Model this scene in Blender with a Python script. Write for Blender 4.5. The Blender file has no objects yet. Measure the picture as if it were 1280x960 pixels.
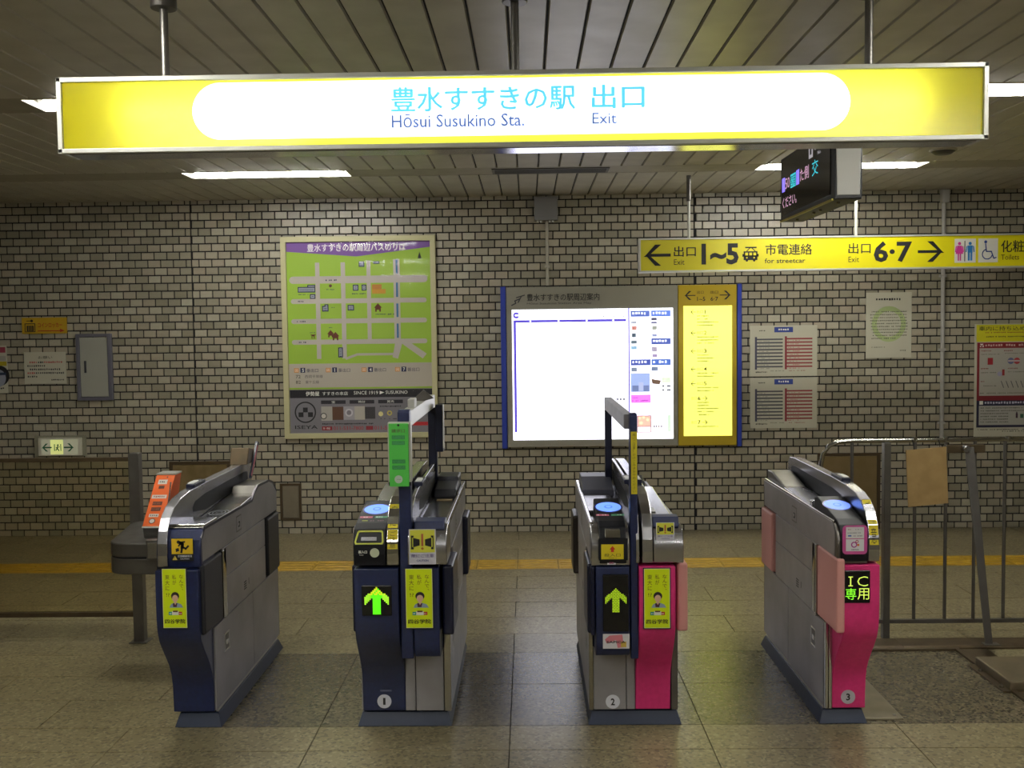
import bpy, bmesh, math, random
from mathutils import Vector, Matrix
random.seed(7)
SC = bpy.context.scene
COL = SC.collection

# ---------------------------------------------------------------- camera
F_PX = 1244.0
CAM_H = 1.72
def _cam_matrix(vx=660.0, vy=414.0, s=0.0115):
    x0, y0 = (vx-640)/F_PX, (480-vy)/F_PX
    Y = Vector((x0, y0, -1)).normalized()
    X = Vector((1, s, x0+s*y0)).normalized()
    Z = X.cross(Y)
    return Matrix((X, Y, Z))
CM = _cam_matrix()
cam_data = bpy.data.cameras.new('camera')
cam = bpy.data.objects.new('camera', cam_data)
COL.objects.link(cam)
cam_data.sensor_width = 36.0
cam_data.lens = 36.0*F_PX/1280.0
cam_data.clip_start = 0.05
cam.matrix_world = Matrix.Translation((0, 0, CAM_H)) @ CM.to_4x4()
SC.camera = cam

# ---------------------------------------------------------------- world, exposure, light levels
world = bpy.data.worlds.new('world'); SC.world = world
world.use_nodes = True
world.node_tree.nodes['Background'].inputs[0].default_value = (0, 0, 0, 1)
world.node_tree.nodes['Background'].inputs[1].default_value = 0.0
SC.view_settings.view_transform = 'Standard'
SC.view_settings.look = 'None'
SC.view_settings.gamma = 1.0
SC.view_settings.exposure = 0.0
LAMP_POWER = 106.0        # fluorescent tubes of the ceiling rows
SIGN_TUBE = 11.0         # tubes inside the big exit sign
MAP_GLOW = 1.9           # backlit map sheet
LIST_GLOW = 1.1          # backlit yellow exit list

# ---------------------------------------------------------------- measuring helpers (pixel of the photo -> point in the hall)
def ray(px, py):
    return CM @ Vector(((px-640)/F_PX, (480-py)/F_PX, -1))
def onY(px, py, y):
    r = ray(px, py); return r*(y/r.y) + Vector((0, 0, CAM_H))
def onZ(px, py, z=0.0):
    r = ray(px, py); return r*((z-CAM_H)/r.z) + Vector((0, 0, CAM_H))

# ---------------------------------------------------------------- materials
def lin(h):
    if not isinstance(h, str): return tuple(h)
    h = h.lstrip('#'); o = []
    for i in (0, 2, 4):
        c = int(h[i:i+2], 16)/255
        o.append(c/12.92 if c <= .04045 else ((c+.055)/1.055)**2.4)
    return tuple(o)
MATS = {}
def mat(name, color='808080', rough=.5, metal=0., emit=0., spec=.5, coat=0., alpha=1., trans=0.):
    if name in MATS: return MATS[name]
    m = bpy.data.materials.new(name); m.use_nodes = True
    b = m.node_tree.nodes['Principled BSDF']
    c = lin(color)
    b.inputs['Base Color'].default_value = (*c, 1)
    b.inputs['Roughness'].default_value = rough
    b.inputs['Metallic'].default_value = metal
    b.inputs['Specular IOR Level'].default_value = spec
    b.inputs['Coat Weight'].default_value = coat
    b.inputs['Transmission Weight'].default_value = trans
    if emit:
        b.inputs['Emission Color'].default_value = (*c, 1)
        b.inputs['Emission Strength'].default_value = emit
    MATS[name] = m
    return m
def ink(h, rough=.55):                       # printed colour
    return mat('ink_'+h, h, rough)
def glow(h, s):                              # colour on a sheet lit from behind
    return mat('glow_%s_%g' % (h, s), h, .5, emit=s)
def nodes(m):
    nt = m.node_tree
    return nt, nt.nodes, nt.links, nt.nodes['Principled BSDF']
def noisy(name, base, var, scale=40., rough=.5, metal=0., bump=0., rvar=0., stretch=(1, 1, 1), spec=.5, coat=0.):
    """colour that wanders between two tones with fine noise; optional relief"""
    if name in MATS: return MATS[name]
    m = mat(name, base, rough, metal, spec=spec, coat=coat)
    nt, N, L, b = nodes(m)
    tc = N.new('ShaderNodeTexCoord'); mp = N.new('ShaderNodeMapping'); mp.inputs['Scale'].default_value = stretch
    nz = N.new('ShaderNodeTexNoise'); nz.inputs['Scale'].default_value = scale; nz.inputs['Detail'].default_value = 5
    geo = N.new('ShaderNodeNewGeometry')
    L.new(geo.outputs['Position'], mp.inputs[0]); L.new(mp.outputs[0], nz.inputs['Vector'])
    mx = N.new('ShaderNodeMix'); mx.data_type = 'RGBA'
    mx.inputs[6].default_value = (*lin(base), 1); mx.inputs[7].default_value = (*lin(var), 1)
    rp = N.new('ShaderNodeMapRange'); rp.inputs[1].default_value = .35; rp.inputs[2].default_value = .65
    L.new(nz.outputs['Fac'], rp.inputs[0]); L.new(rp.outputs[0], mx.inputs[0]); L.new(mx.outputs[2], b.inputs['Base Color'])
    if rvar:
        r2 = N.new('ShaderNodeMapRange'); r2.inputs[1].default_value = .3; r2.inputs[2].default_value = .7
        r2.inputs[3].default_value = max(.02, rough-rvar); r2.inputs[4].default_value = rough+rvar
        L.new(nz.outputs['Fac'], r2.inputs[0]); L.new(r2.outputs[0], b.inputs['Roughness'])
    if bump:
        bp = N.new('ShaderNodeBump'); bp.inputs['Strength'].default_value = bump; bp.inputs['Distance'].default_value = .002
        L.new(nz.outputs['Fac'], bp.inputs['Height']); L.new(bp.outputs[0], b.inputs['Normal'])
    return m

def tile_material(name, use_attr):
    m = mat(name, 'a39c8a', .32, spec=.6)
    nt, N, L, b = nodes(m)
    if use_attr:
        a = N.new('ShaderNodeAttribute'); a.attribute_name = 'tone'; rnd = a.outputs['Fac']
    else:
        a = N.new('ShaderNodeObjectInfo'); rnd = a.outputs['Random']
    r = N.new('ShaderNodeValToRGB'); cr = r.color_ramp
    cr.elements[0].color = (*lin('86816f'), 1); cr.elements[1].color = (*lin('aaa593'), 1)
    e = cr.elements.new(.35); e.color = (*lin('96917f'), 1)
    e = cr.elements.new(.7); e.color = (*lin('a29886'), 1)
    L.new(rnd, r.inputs[0])
    geo = N.new('ShaderNodeNewGeometry')
    nz = N.new('ShaderNodeTexNoise'); nz.inputs['Scale'].default_value = 120; nz.inputs['Detail'].default_value = 3
    L.new(geo.outputs['Position'], nz.inputs['Vector'])
    mx = N.new('ShaderNodeMix'); mx.data_type = 'RGBA'; mx.blend_type = 'MULTIPLY'; mx.inputs[0].default_value = 1
    rg = N.new('ShaderNodeMapRange'); rg.inputs[3].default_value = .88; rg.inputs[4].default_value = 1.1
    L.new(nz.outputs['Fac'], rg.inputs[0]); L.new(r.outputs[0], mx.inputs[6]); L.new(rg.outputs[0], mx.inputs[7])
    L.new(mx.outputs[2], b.inputs['Base Color'])
    bp = N.new('ShaderNodeBump'); bp.inputs['Strength'].default_value = .25; bp.inputs['Distance'].default_value = .003
    L.new(nz.outputs['Fac'], bp.inputs['Height']); L.new(bp.outputs[0], b.inputs['Normal'])
    return m

def terrazzo(name, c0, c1, speck, rough, dens=.36, light='a39b86'):
    m = mat(name, c0, rough, spec=.5)
    nt, N, L, b = nodes(m)
    geo = N.new('ShaderNodeNewGeometry')
    oi = N.new('ShaderNodeObjectInfo')
    n1 = N.new('ShaderNodeTexNoise'); n1.inputs['Scale'].default_value = 3.2; n1.inputs['Detail'].default_value = 6
    L.new(geo.outputs['Position'], n1.inputs['Vector'])
    mx = N.new('ShaderNodeMix'); mx.data_type = 'RGBA'
    mx.inputs[6].default_value = (*lin(c0), 1); mx.inputs[7].default_value = (*lin(c1), 1)
    ad = N.new('ShaderNodeMath'); ad.operation = 'MULTIPLY_ADD'; ad.inputs[1].default_value = .35
    L.new(oi.outputs['Random'], ad.inputs[0]); 
    r0 = N.new('ShaderNodeMapRange'); r0.inputs[1].default_value = .3; r0.inputs[2].default_value = .7; r0.inputs[4].default_value = .7
    L.new(n1.outputs['Fac'], r0.inputs[0]); L.new(r0.outputs[0], ad.inputs[2]); L.new(ad.outputs[0], mx.inputs[0])
    vo = N.new('ShaderNodeTexVoronoi'); vo.inputs['Scale'].default_value = 85
    L.new(geo.outputs['Position'], vo.inputs['Vector'])
    sp = N.new('ShaderNodeSeparateColor'); L.new(vo.outputs['Color'], sp.inputs[0])
    gt = N.new('ShaderNodeMath'); gt.operation = 'LESS_THAN'; gt.inputs[1].default_value = dens
    L.new(sp.outputs[0], gt.inputs[0])
    m2 = N.new('ShaderNodeMix'); m2.data_type = 'RGBA'; m2.inputs[7].default_value = (*lin(speck), 1)
    ml = N.new('ShaderNodeMath'); ml.operation = 'MULTIPLY'; ml.inputs[1].default_value = .62
    L.new(gt.outputs[0], ml.inputs[0]); L.new(ml.outputs[0], m2.inputs[0]); L.new(mx.outputs[2], m2.inputs[6])
    v2 = N.new('ShaderNodeMath'); v2.operation = 'GREATER_THAN'; v2.inputs[1].default_value = .86
    L.new(sp.outputs[1], v2.inputs[0])
    m3 = N.new('ShaderNodeMix'); m3.data_type = 'RGBA'; m3.inputs[7].default_value = (*lin(light), 1)
    ml2 = N.new('ShaderNodeMath'); ml2.operation = 'MULTIPLY'; ml2.inputs[1].default_value = .45
    L.new(v2.outputs[0], ml2.inputs[0]); L.new(ml2.outputs[0], m3.inputs[0]); L.new(m2.outputs[2], m3.inputs[6])
    L.new(m3.outputs[2], b.inputs['Base Color'])
    bp = N.new('ShaderNodeBump'); bp.inputs['Strength'].default_value = .12; bp.inputs['Distance'].default_value = .002
    L.new(sp.outputs[2], bp.inputs['Height']); L.new(bp.outputs[0], b.inputs['Normal'])
    return m

M_TILE = tile_material('glazed_tile', False)
M_TILE_A = tile_material('glazed_tile_field', True)
M_GROUT = mat('dark_grout', '17161a', .9)
M_FLOOR = terrazzo('terrazzo_light', '8c8262', '7b7154', '4a4434', .30, .22, 'b0a684')
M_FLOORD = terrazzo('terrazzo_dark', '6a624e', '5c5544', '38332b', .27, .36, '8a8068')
M_JOINT = mat('floor_joint', '453f33', .85)
M_CEIL = noisy('ceiling_panel', 'c0bbae', 'b5b0a3', 6., .37, .0, rvar=.03, spec=1.)
M_CEILJ = mat('ceiling_joint', '15130f', .8)
M_STRIP = noisy('ceiling_strip', 'a8a292', '9d9787', 9., .5)
M_STEEL = noisy('brushed_steel', 'bcbcc4', 'b2b2b8', 9., .25, 1., rvar=.03, stretch=(1, .3, 1))
M_STEELP = mat('polished_steel', 'b9b8b4', .16, 1.)
M_STEELD = noisy('gate_side_steel', '9f9da2', '969498', 7., .38, .35, rvar=.03)
M_STEELM = noisy('matt_steel', '706d69', '66635f', 9., .36, .75, rvar=.03)
M_BROWN = noisy('bronze_metal', '5b4d38', '4c402e', 12., .45, .55)
M_NAVY = noisy('navy_paint', '1b2650', '172146', 60., .38, 0., coat=.15)
M_NAVYD = mat('navy_dark', '10152f', .35)
M_SKIRT = mat('plinth_navy', '1d2a45', .4)
M_BLACK = mat('black_plastic', '101118', .5, spec=.3)
M_DGREY = mat('dark_grey_plastic', '2d2f38', .42)
M_PINK = noisy('pink_paint', 'd8327c', 'cf2b74', 50., .42)
M_PINKL = mat('pale_pink_pad', 'd09590', .5)
M_ALU = mat('aluminium_frame', 'c4c4bc', .35, .35)
M_ALUM = mat('mirror_underside', 'a9a9b2', .14, 1.)
M_WHITE = mat('white_enamel', 'd8d8d4', .4)
M_CREAM = mat('cream_frame', 'b9b48c', .5)
M_YELLOW = ink('e3d21c')
M_TUBE = mat('fluorescent_tube', 'fdfbf2', .5, emit=LAMP_POWER)
M_STUBE = mat('sign_tube', 'e6ebff', .5, emit=SIGN_TUBE)
M_ORANGE = mat('orange_enamel', 'e6620c', .5)
M_GREEN = mat('green_enamel', '4fbf4a', .5)

# ---------------------------------------------------------------- mesh builder
_TXT = {}
def cjk(body): return any(ord(q) > 0x2000 for q in body)
def glyphs(body, bold=0.):
    if cjk(body): bold = 0.
    k = (body, bold)
    if k not in _TXT:
        c = bpy.data.curves.new('t', 'FONT'); c.body = body; c.resolution_u = 2; c.offset = bold
        o = bpy.data.objects.new('t', c); COL.objects.link(o)
        dg = bpy.context.evaluated_depsgraph_get()
        e = o.evaluated_get(dg); me = e.to_mesh()
        vs = [tuple(v.co) for v in me.vertices]; fs = [tuple(p.vertices) for p in me.polygons]
        e.to_mesh_clear(); bpy.data.objects.remove(o); bpy.data.curves.remove(c)
        _TXT[k] = (vs, fs)
    return _TXT[k]

class MB:
    def __init__(s, F=None):
        s.v = []; s.f = []; s.m = []; s.mats = []; s.F = F; s.attr = None
    def mi(s, m):
        if m not in s.mats: s.mats.append(m)
        return s.mats.index(m)
    def add(s, vs, fs, m):
        b = len(s.v)
        if s.F is not None: vs = [s.F @ Vector(p) for p in vs]
        s.v += [tuple(p) for p in vs]; i = s.mi(m)
        for f in fs: s.f.append(tuple(b+k for k in f)); s.m.append(i)
        return s
    def box(s, a, b, m):
        x0, x1 = sorted((a[0], b[0])); y0, y1 = sorted((a[1], b[1])); z0, z1 = sorted((a[2], b[2]))
        vs = [(x, y, z) for z in (z0, z1) for y in (y0, y1) for x in (x0, x1)]
        return s.add(vs, [(0, 2, 3, 1), (4, 5, 7, 6), (0, 1, 5, 4), (2, 6, 7, 3), (0, 4, 6, 2), (1, 3, 7, 5)], m)
    def prism(s, pts, ax, a, b, m):
        n = len(pts)
        put = {'x': lambda p, t: (t, p[0], p[1]), 'y': lambda p, t: (p[0], t, p[1]), 'z': lambda p, t: (p[0], p[1], t)}[ax]
        vs = [put(p, a) for p in pts] + [put(p, b) for p in pts]
        fs = [tuple(range(n-1, -1, -1)), tuple(range(n, 2*n))] + [(i, (i+1) % n, n+(i+1) % n, n+i) for i in range(n)]
        return s.add(vs, fs, m)
    def ring(s, out, inn, ax, a, b, m):
        n = len(out)
        put = {'x': lambda p, t: (t, p[0], p[1]), 'y': lambda p, t: (p[0], t, p[1]), 'z': lambda p, t: (p[0], p[1], t)}[ax]
        vs = [put(p, a) for p in out]+[put(p, a) for p in inn]+[put(p, b) for p in out]+[put(p, b) for p in inn]
        fs = []
        for i in range(n):
            j = (i+1) % n
            fs += [(i, n+i, n+j, j), (2*n+i, 2*n+j, 3*n+j, 3*n+i), (i, j, 2*n+j, 2*n+i), (n+i, 3*n+i, 3*n+j, n+j)]
        return s.add(vs, fs, m)
    def quad(s, pts, m):
        return s.add(pts, [tuple(range(len(pts)))], m)
    def flat(s, pts, w, m):                      # polygon in the frame's plane, w above it
        return s.add([(p[0], p[1], w) for p in pts], [tuple(range(len(pts)))], m)
    def rect(s, x0, y0, x1, y1, w, m):
        x0, x1 = sorted((x0, x1)); y0, y1 = sorted((y0, y1))
        return s.flat([(x0, y0), (x1, y0), (x1, y1), (x0, y1)], w, m)
    def disc(s, x, y, r, w, m, n=24, ry=None):
        ry = ry or r
        return s.flat([(x+r*math.cos(2*math.pi*i/n), y+ry*math.sin(2*math.pi*i/n)) for i in range(n)], w, m)
    def band(s, pts, wd, w, m):                  # flat polyline of width wd
        for (ax, ay), (bx, by) in zip(pts, pts[1:]):
            d = Vector((bx-ax, by-ay)); l = d.length or 1; n = Vector((-d.y, d.x))/l*wd/2; e = d/l*wd*.3
            s.flat([(ax-n.x-e.x, ay-n.y-e.y), (bx-n.x+e.x, by-n.y+e.y), (bx+n.x+e.x, by+n.y+e.y), (ax+n.x-e.x, ay+n.y-e.y)], w, m)
        return s
    def tube(s, path, r, m, n=10, cap=True):
        P = [Vector(p) for p in path]; k = len(P); vs = []
        for i, p in enumerate(P):
            t = ((P[min(i+1, k-1)]-p).normalized() + (p-P[max(i-1, 0)]).normalized()).normalized()
            a = t.cross(Vector((0, 0, 1)) if abs(t.z) < .9 else Vector((0, 1, 0))).normalized(); c = t.cross(a)
            rr = r[i] if isinstance(r, (list, tuple)) else r
            vs += [p+(a*math.cos(2*math.pi*j/n)+c*math.sin(2*math.pi*j/n))*rr for j in range(n)]
        fs = [(i*n+j, i*n+(j+1) % n, (i+1)*n+(j+1) % n, (i+1)*n+j) for i in range(k-1) for j in range(n)]
        if cap: fs += [tuple(range(n-1, -1, -1)), tuple(range((k-1)*n, k*n))]
        return s.add(vs, fs, m)
    def text(s, body, x0, y0, x1, y1, w, m, bold=0., ratio=None):   # fitted to the box
        vs, fs = glyphs(body, bold)
        if not vs: return s
        ax = min(v[0] for v in vs); bx = max(v[0] for v in vs); ay = min(v[1] for v in vs); by = max(v[1] for v in vs)
        x0, x1 = sorted((x0, x1)); y0, y1 = sorted((y0, y1))
        sx = (x1-x0)/(bx-ax); sy = (y1-y0)/max(by-ay, .05)
        sh = [(0, 0)]
        if bold > 0 and cjk(body): sh += [(bold, 0), (-bold, 0), (0, bold*.7), (0, -bold*.7)]     # heavier strokes by laying the print down again
        for i_, (p_, q_) in enumerate(sh):
            s.add([(x0+(v[0]-ax+p_)*sx, y0+(v[1]-ay+q_)*sy, w+.00012*i_) for v in vs], fs, m)
        return s
    def vtext(s, body, x0, y0, x1, y1, w, m, bold=0.):              # upright characters in a column
        n = len(body); ch = abs(y1-y0)/n; top = max(y0, y1); xl = min(x0, x1); cw = abs(x1-x0)
        for i, c in enumerate(body):
            if c in ' 　': continue
            vs, fs = glyphs(c, bold)
            off = (.55, .5) if c in '、。' else (0, 0)
            s.add([(xl+(v[0]+off[0])*cw, top-(i+1)*ch+(v[1]+.1+off[1])*ch*.96, w) for v in vs], fs, m)
        return s
    def greek(s, x0, y0, x1, y1, w, m, fill=.8, step=None):         # print too small to read
        x0, x1 = sorted((x0, x1)); y0, y1 = sorted((y0, y1)); h = y1-y0; x = x0; step = step or h*1.05
        while x < x1-step*.4:
            if random.random() < fill:
                g = step*random.uniform(.5, .8)
                s.rect(x, y0+h*random.uniform(0, .25), min(x+g, x1), y1-h*random.uniform(0, .2), w, m)
            x += step
        return s
    def build(s, name, parent=None, bevel=0., solid=True, smooth=None, origin=None, seg=2):
        me = bpy.data.meshes.new(name)
        xs = [v[0] for v in s.v]; ys = [v[1] for v in s.v]; zs = [v[2] for v in s.v]
        o = Vector(origin) if origin else Vector(((min(xs)+max(xs))/2, (min(ys)+max(ys))/2, min(zs)))
        me.from_pydata([(v[0]-o.x, v[1]-o.y, v[2]-o.z) for v in s.v], [], s.f)
        for m in s.mats: me.materials.append(m)
        me.polygons.foreach_set('material_index', s.m)
        if solid:
            bm = bmesh.new(); bm.from_mesh(me); bmesh.ops.recalc_face_normals(bm, faces=bm.faces); bm.to_mesh(me); bm.free()
        if smooth:
            me.polygons.foreach_set('use_smooth', [True]*len(me.polygons))
            me.set_sharp_from_angle(angle=math.radians(smooth))
        ob = bpy.data.objects.new(name, me); COL.objects.link(ob)
        place(ob, o, parent)
        if bevel:
            bv = ob.modifiers.new('bevel', 'BEVEL'); bv.width = bevel; bv.segments = seg; bv.limit_method = 'ANGLE'; bv.angle_limit = math.radians(40)
        return ob
WORLD_AT = {}
def place(ob, at, parent):
    at = Vector(at)
    if parent is not None:
        ob.parent = parent; ob.location = at-WORLD_AT[parent.name]
    else: ob.location = at
    WORLD_AT[ob.name] = at
def thing(name, at, label, cat, group=None):
    o = bpy.data.objects.new(name, None); COL.objects.link(o); o.empty_display_size = .1
    place(o, at, None); return tag(o, label, cat, group)
def tag(o, label, cat, group=None):
    o['label'] = label; o['category'] = cat
    if group: o['group'] = group
    return o
def struct(o, label=None):
    o['kind'] = 'structure'
    if label: o['label'] = label
    return o
def front(y):   # frame of a sheet facing the entrance (towards -Y): (x, z, outwards)
    return Matrix(((1, 0, 0, 0), (0, 0, -1, y), (0, 1, 0, 0), (0, 0, 0, 1)))
def frame(o, u, v):
    u = Vector(u).normalized(); v = Vector(v).normalized(); w = u.cross(v)
    return Matrix(((u.x, v.x, w.x, o[0]), (u.y, v.y, w.y, o[1]), (u.z, v.z, w.z, o[2]), (0, 0, 0, 1)))
class Sheet:    # measured sheet: photo pixels inside one sign -> metres on its plane
    def __init__(s, px0, py0, px1, py1, y):
        s.y = y; s.c = onY((px0+px1)/2, (py0+py1)/2, y); s.pc = ((px0+px1)/2, (py0+py1)/2); s.k = y/F_PX*1.002
        s.F = front(y)
        s.x0, s.x1 = s.X(px0), s.X(px1); s.z0, s.z1 = s.Z(py1), s.Z(py0)
    def X(s, px): return s.c.x+(px-s.pc[0])*s.k
    def Z(s, py): return s.c.z-(py-s.pc[1])*s.k
    def mb(s): return MB(s.F)
    def R(s, m, a, b, c, d, w, mt): m.rect(s.X(a), s.Z(d), s.X(c), s.Z(b), w, mt)
    def T(s, m, t, a, b, c, d, w, mt, bold=0.): m.text(t, s.X(a), s.Z(d), s.X(c), s.Z(b), w, mt, bold)
    def G(s, m, a, b, c, d, w, mt, fill=.8): m.greek(s.X(a), s.Z(d), s.X(c), s.Z(b), w, mt, fill)
    def P(s, m, pts, w, mt): m.flat([(s.X(a), s.Z(b)) for a, b in pts], w, mt)
# ================================================================ SETTING
WALL_Y = 8.48; CEIL_Z = 2.862; XL, XR, YB = -6.6, 6.6, -4.2
# ---- back wall with glazed tiles
w = MB(); w.box((XL, WALL_Y+.004, 0), (XR, WALL_Y+.2, CEIL_Z+.1), M_GROUT)
wall = struct(w.build('wall_back'))
PX, PZ, G = .1097, .0661, .0085
z_joint = .051
x_ref = onY(654.8, 653, WALL_Y).x
exp_x = [onY(243, 450, WALL_Y).x, onY(868, 450, WALL_Y).x]
segs = [(XL, exp_x[0]-.0005), (exp_x[0]+.0005, exp_x[1]-.0005), (exp_x[1]+.0005, XR)]
COVER = [(352, 296, 547, 548), (627, 358, 926, 558), (938, 407, 1021, 535), (1082, 366, 1140, 447), (1219, 405, 1290, 545), (27, 397, 83, 417),
         (30, 440, 83, 480), (95, 417, 140, 500), (0, 432, 12, 492), (668, 245, 697, 275), (800, 290, 1290, 340), (212, 576, 290, 660)]
COVW = []
for a, b, c, d in COVER:
    p, q = onY(a, b, WALL_Y), onY(c, d, WALL_Y); COVW.append((p.x, q.x, q.z, p.z))
tiles = []
r = -1
while True:
    z0 = z_joint+(r)*PZ; z1 = z0+PZ
    if z0 > CEIL_Z: break
    off = 0 if r % 2 == 0 else PX/2
    for (a, b) in segs:
        k0 = math.floor((a-x_ref-off)/PX)-1
        x = x_ref+off+k0*PX
        while x < b:
            ta, tb = max(x, a)+G/2, min(x+PX, b)-G/2
            if tb-ta > .012:
                za, zb = max(z0+G/2, .0), min(z1-G/2, CEIL_Z+.01)
                if zb-za > .01: tiles.append((ta, za, tb, zb))
            x += PX
    r += 1
def tile_geo(x0, z0, x1, z1, y, d=.007, c=.0022):
    return ([(x0, y, z0), (x1, y, z0), (x1, y, z1), (x0, y, z1), (x0+c, y-d, z0+c), (x1-c, y-d, z0+c), (x1-c, y-d, z1-c), (x0+c, y-d, z1-c)],
            [(4, 5, 6, 7), (0, 1, 5, 4), (1, 2, 6, 5), (2, 3, 7, 6), (3, 0, 4, 7)])
def seen(t):
    cx, cz = (t[0]+t[2])/2, (t[1]+t[3])/2
    if abs(cx) > 4.2 or cz > 2.8 or t[2]-t[0] < PX*.9 or t[3]-t[1] < PZ*.8: return False
    return not any(a-.02 < cx < b+.02 and c-.02 < cz < d+.02 for a, b, c, d in COVW)
good = [t for t in tiles if seen(t)]
good.sort(key=lambda t: ((t[0]+t[2])/2-.1)**2+((t[1]+t[3])/2-CAM_H)**2)
single = set(good[:300])
vs, fs = tile_geo(-(PX-G)/2, -(PZ-G)/2, (PX-G)/2, (PZ-G)/2, 0)
tme = bpy.data.meshes.new('tile'); tme.from_pydata(vs, [], fs); tme.materials.append(M_TILE)
for t in sorted(single):
    o = bpy.data.objects.new('tile', tme); COL.objects.link(o)
    place(o, ((t[0]+t[2])/2, WALL_Y+.004-random.uniform(0, .0006), (t[1]+t[3])/2), wall)
w = MB(); tone = []
for t in tiles:
    if t in single: continue
    vs, fs = tile_geo(*t, WALL_Y+.004); w.add(vs, fs, M_TILE_A); tone += [random.random()]*len(vs)
fld = w.build('tile_field', wall, solid=False); fld['kind'] = 'stuff'
at = fld.data.attributes.new('tone', 'FLOAT', 'POINT'); at.data.foreach_set('value', tone)
# expansion joints are the open gaps at the two segment ends
# ---- the other walls of the concourse
for nm, a, b in (('wall_left', (XL-.2, YB, 0), (XL, WALL_Y+.2, CEIL_Z+.1)), ('wall_right', (XR, YB, 0), (XR+.2, WALL_Y+.2, CEIL_Z+.1)), ('wall_front', (XL-.2, YB-.2, 0), (XR+.2, YB, CEIL_Z+.1))):
    w = MB(); w.box(a, b, mat('plain_wall_tile', '8f8979', .4)); struct(w.build(nm))

# ---- floor: slabs 0.835 x 0.33 with fine joints
w = MB(); w.box((XL-.2, YB-.2, -.12), (XR+.2, WALL_Y+.2, -.006), M_JOINT)
floor = struct(w.build('floor'))
SX = .835; X0 = -.0965
rows = [(4.010, 4.262, 0)]
y = 4.010; par = 0
while y > YB: rows.append((max(y-.33, YB), y, par)); par ^= 1; y -= .33
y = 4.262; par = 1; ylist = []
while y < 7.13-.1:
    y2 = min(y+.332, 7.13) if y+.332 < 7.05 else 7.13
    ylist.append((y, y2, par)); par ^= 1; y = y2
rows += ylist
y = 7.44; par = 0
while y < WALL_Y: rows.append((y, min(y+.347, WALL_Y), par)); par ^= 1; y += .347
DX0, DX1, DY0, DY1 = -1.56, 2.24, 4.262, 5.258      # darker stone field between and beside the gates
def slab(m, x0, y0, x1, y1, mt, g=.0013, c=.001):
    if x1-x0 < .02 or y1-y0 < .02: return
    x0 += g; x1 -= g; y0 += g; y1 -= g
    zt = -random.uniform(0, .0006)
    m.add([(x0, y0, -.006), (x1, y0, -.006), (x1, y1, -.006), (x0, y1, -.006), (x0+c, y0+c, zt), (x1-c, y0+c, zt), (x1-c, y1-c, zt), (x0+c, y1-c, zt)],
          [(4, 5, 6, 7), (0, 1, 5, 4), (1, 2, 6, 5), (2, 3, 7, 6), (3, 0, 4, 7)], mt)
slabs = []
for y0, y1, p in rows:
    x = X0-12*SX+(SX/2 if p else 0)
    while x < XR:
        a, b = max(x, XL), min(x+SX, XR)
        if b > a:
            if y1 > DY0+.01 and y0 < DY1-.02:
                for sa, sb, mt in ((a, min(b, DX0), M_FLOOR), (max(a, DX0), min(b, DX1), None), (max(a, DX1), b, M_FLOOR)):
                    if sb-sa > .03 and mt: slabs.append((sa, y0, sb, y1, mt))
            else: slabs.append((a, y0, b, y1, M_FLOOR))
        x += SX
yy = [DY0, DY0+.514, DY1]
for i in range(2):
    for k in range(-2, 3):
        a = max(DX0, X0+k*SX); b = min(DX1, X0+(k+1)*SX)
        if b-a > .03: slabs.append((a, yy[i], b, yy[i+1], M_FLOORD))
rest = MB()
for s_ in slabs:
    inview = s_[3] > 3.7 and s_[2] > -.39*s_[3]-1.2 and s_[0] < .38*s_[3]+1.2
    if inview:
        m = MB(); slab(m, *s_)
        if m.f: m.build('floor_slab', floor, solid=False)
    else: slab(rest, *s_)
rest.build('floor_slab_field', floor, solid=False)['kind'] = 'stuff'
# ---- tactile guide line: yellow tiles with four raised bars
M_TACT = noisy('tactile_yellow', 'b08c22', '9c7a18', 18., .5)
n = 0; x = X0-16*.3
while x < 5.6:
    m = MB(); m.box((x+.002, 7.132, -.006), (x+.298, 7.438, .0), M_TACT)
    for k in range(4):
        yb = 7.16+k*.073
        m.add([(x+.012, yb, 0), (x+.288, yb, 0), (x+.288, yb+.034, 0), (x+.012, yb+.034, 0), (x+.02, yb+.008, .005), (x+.28, yb+.008, .005), (x+.28, yb+.026, .005), (x+.02, yb+.026, .005)],
              [(4, 5, 6, 7), (0, 1, 5, 4), (1, 2, 6, 5), (2, 3, 7, 6), (3, 0, 4, 7)], M_TACT)
    if x > -5.4: m.build('tactile_tile', floor, solid=False)
    x += .3

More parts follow.
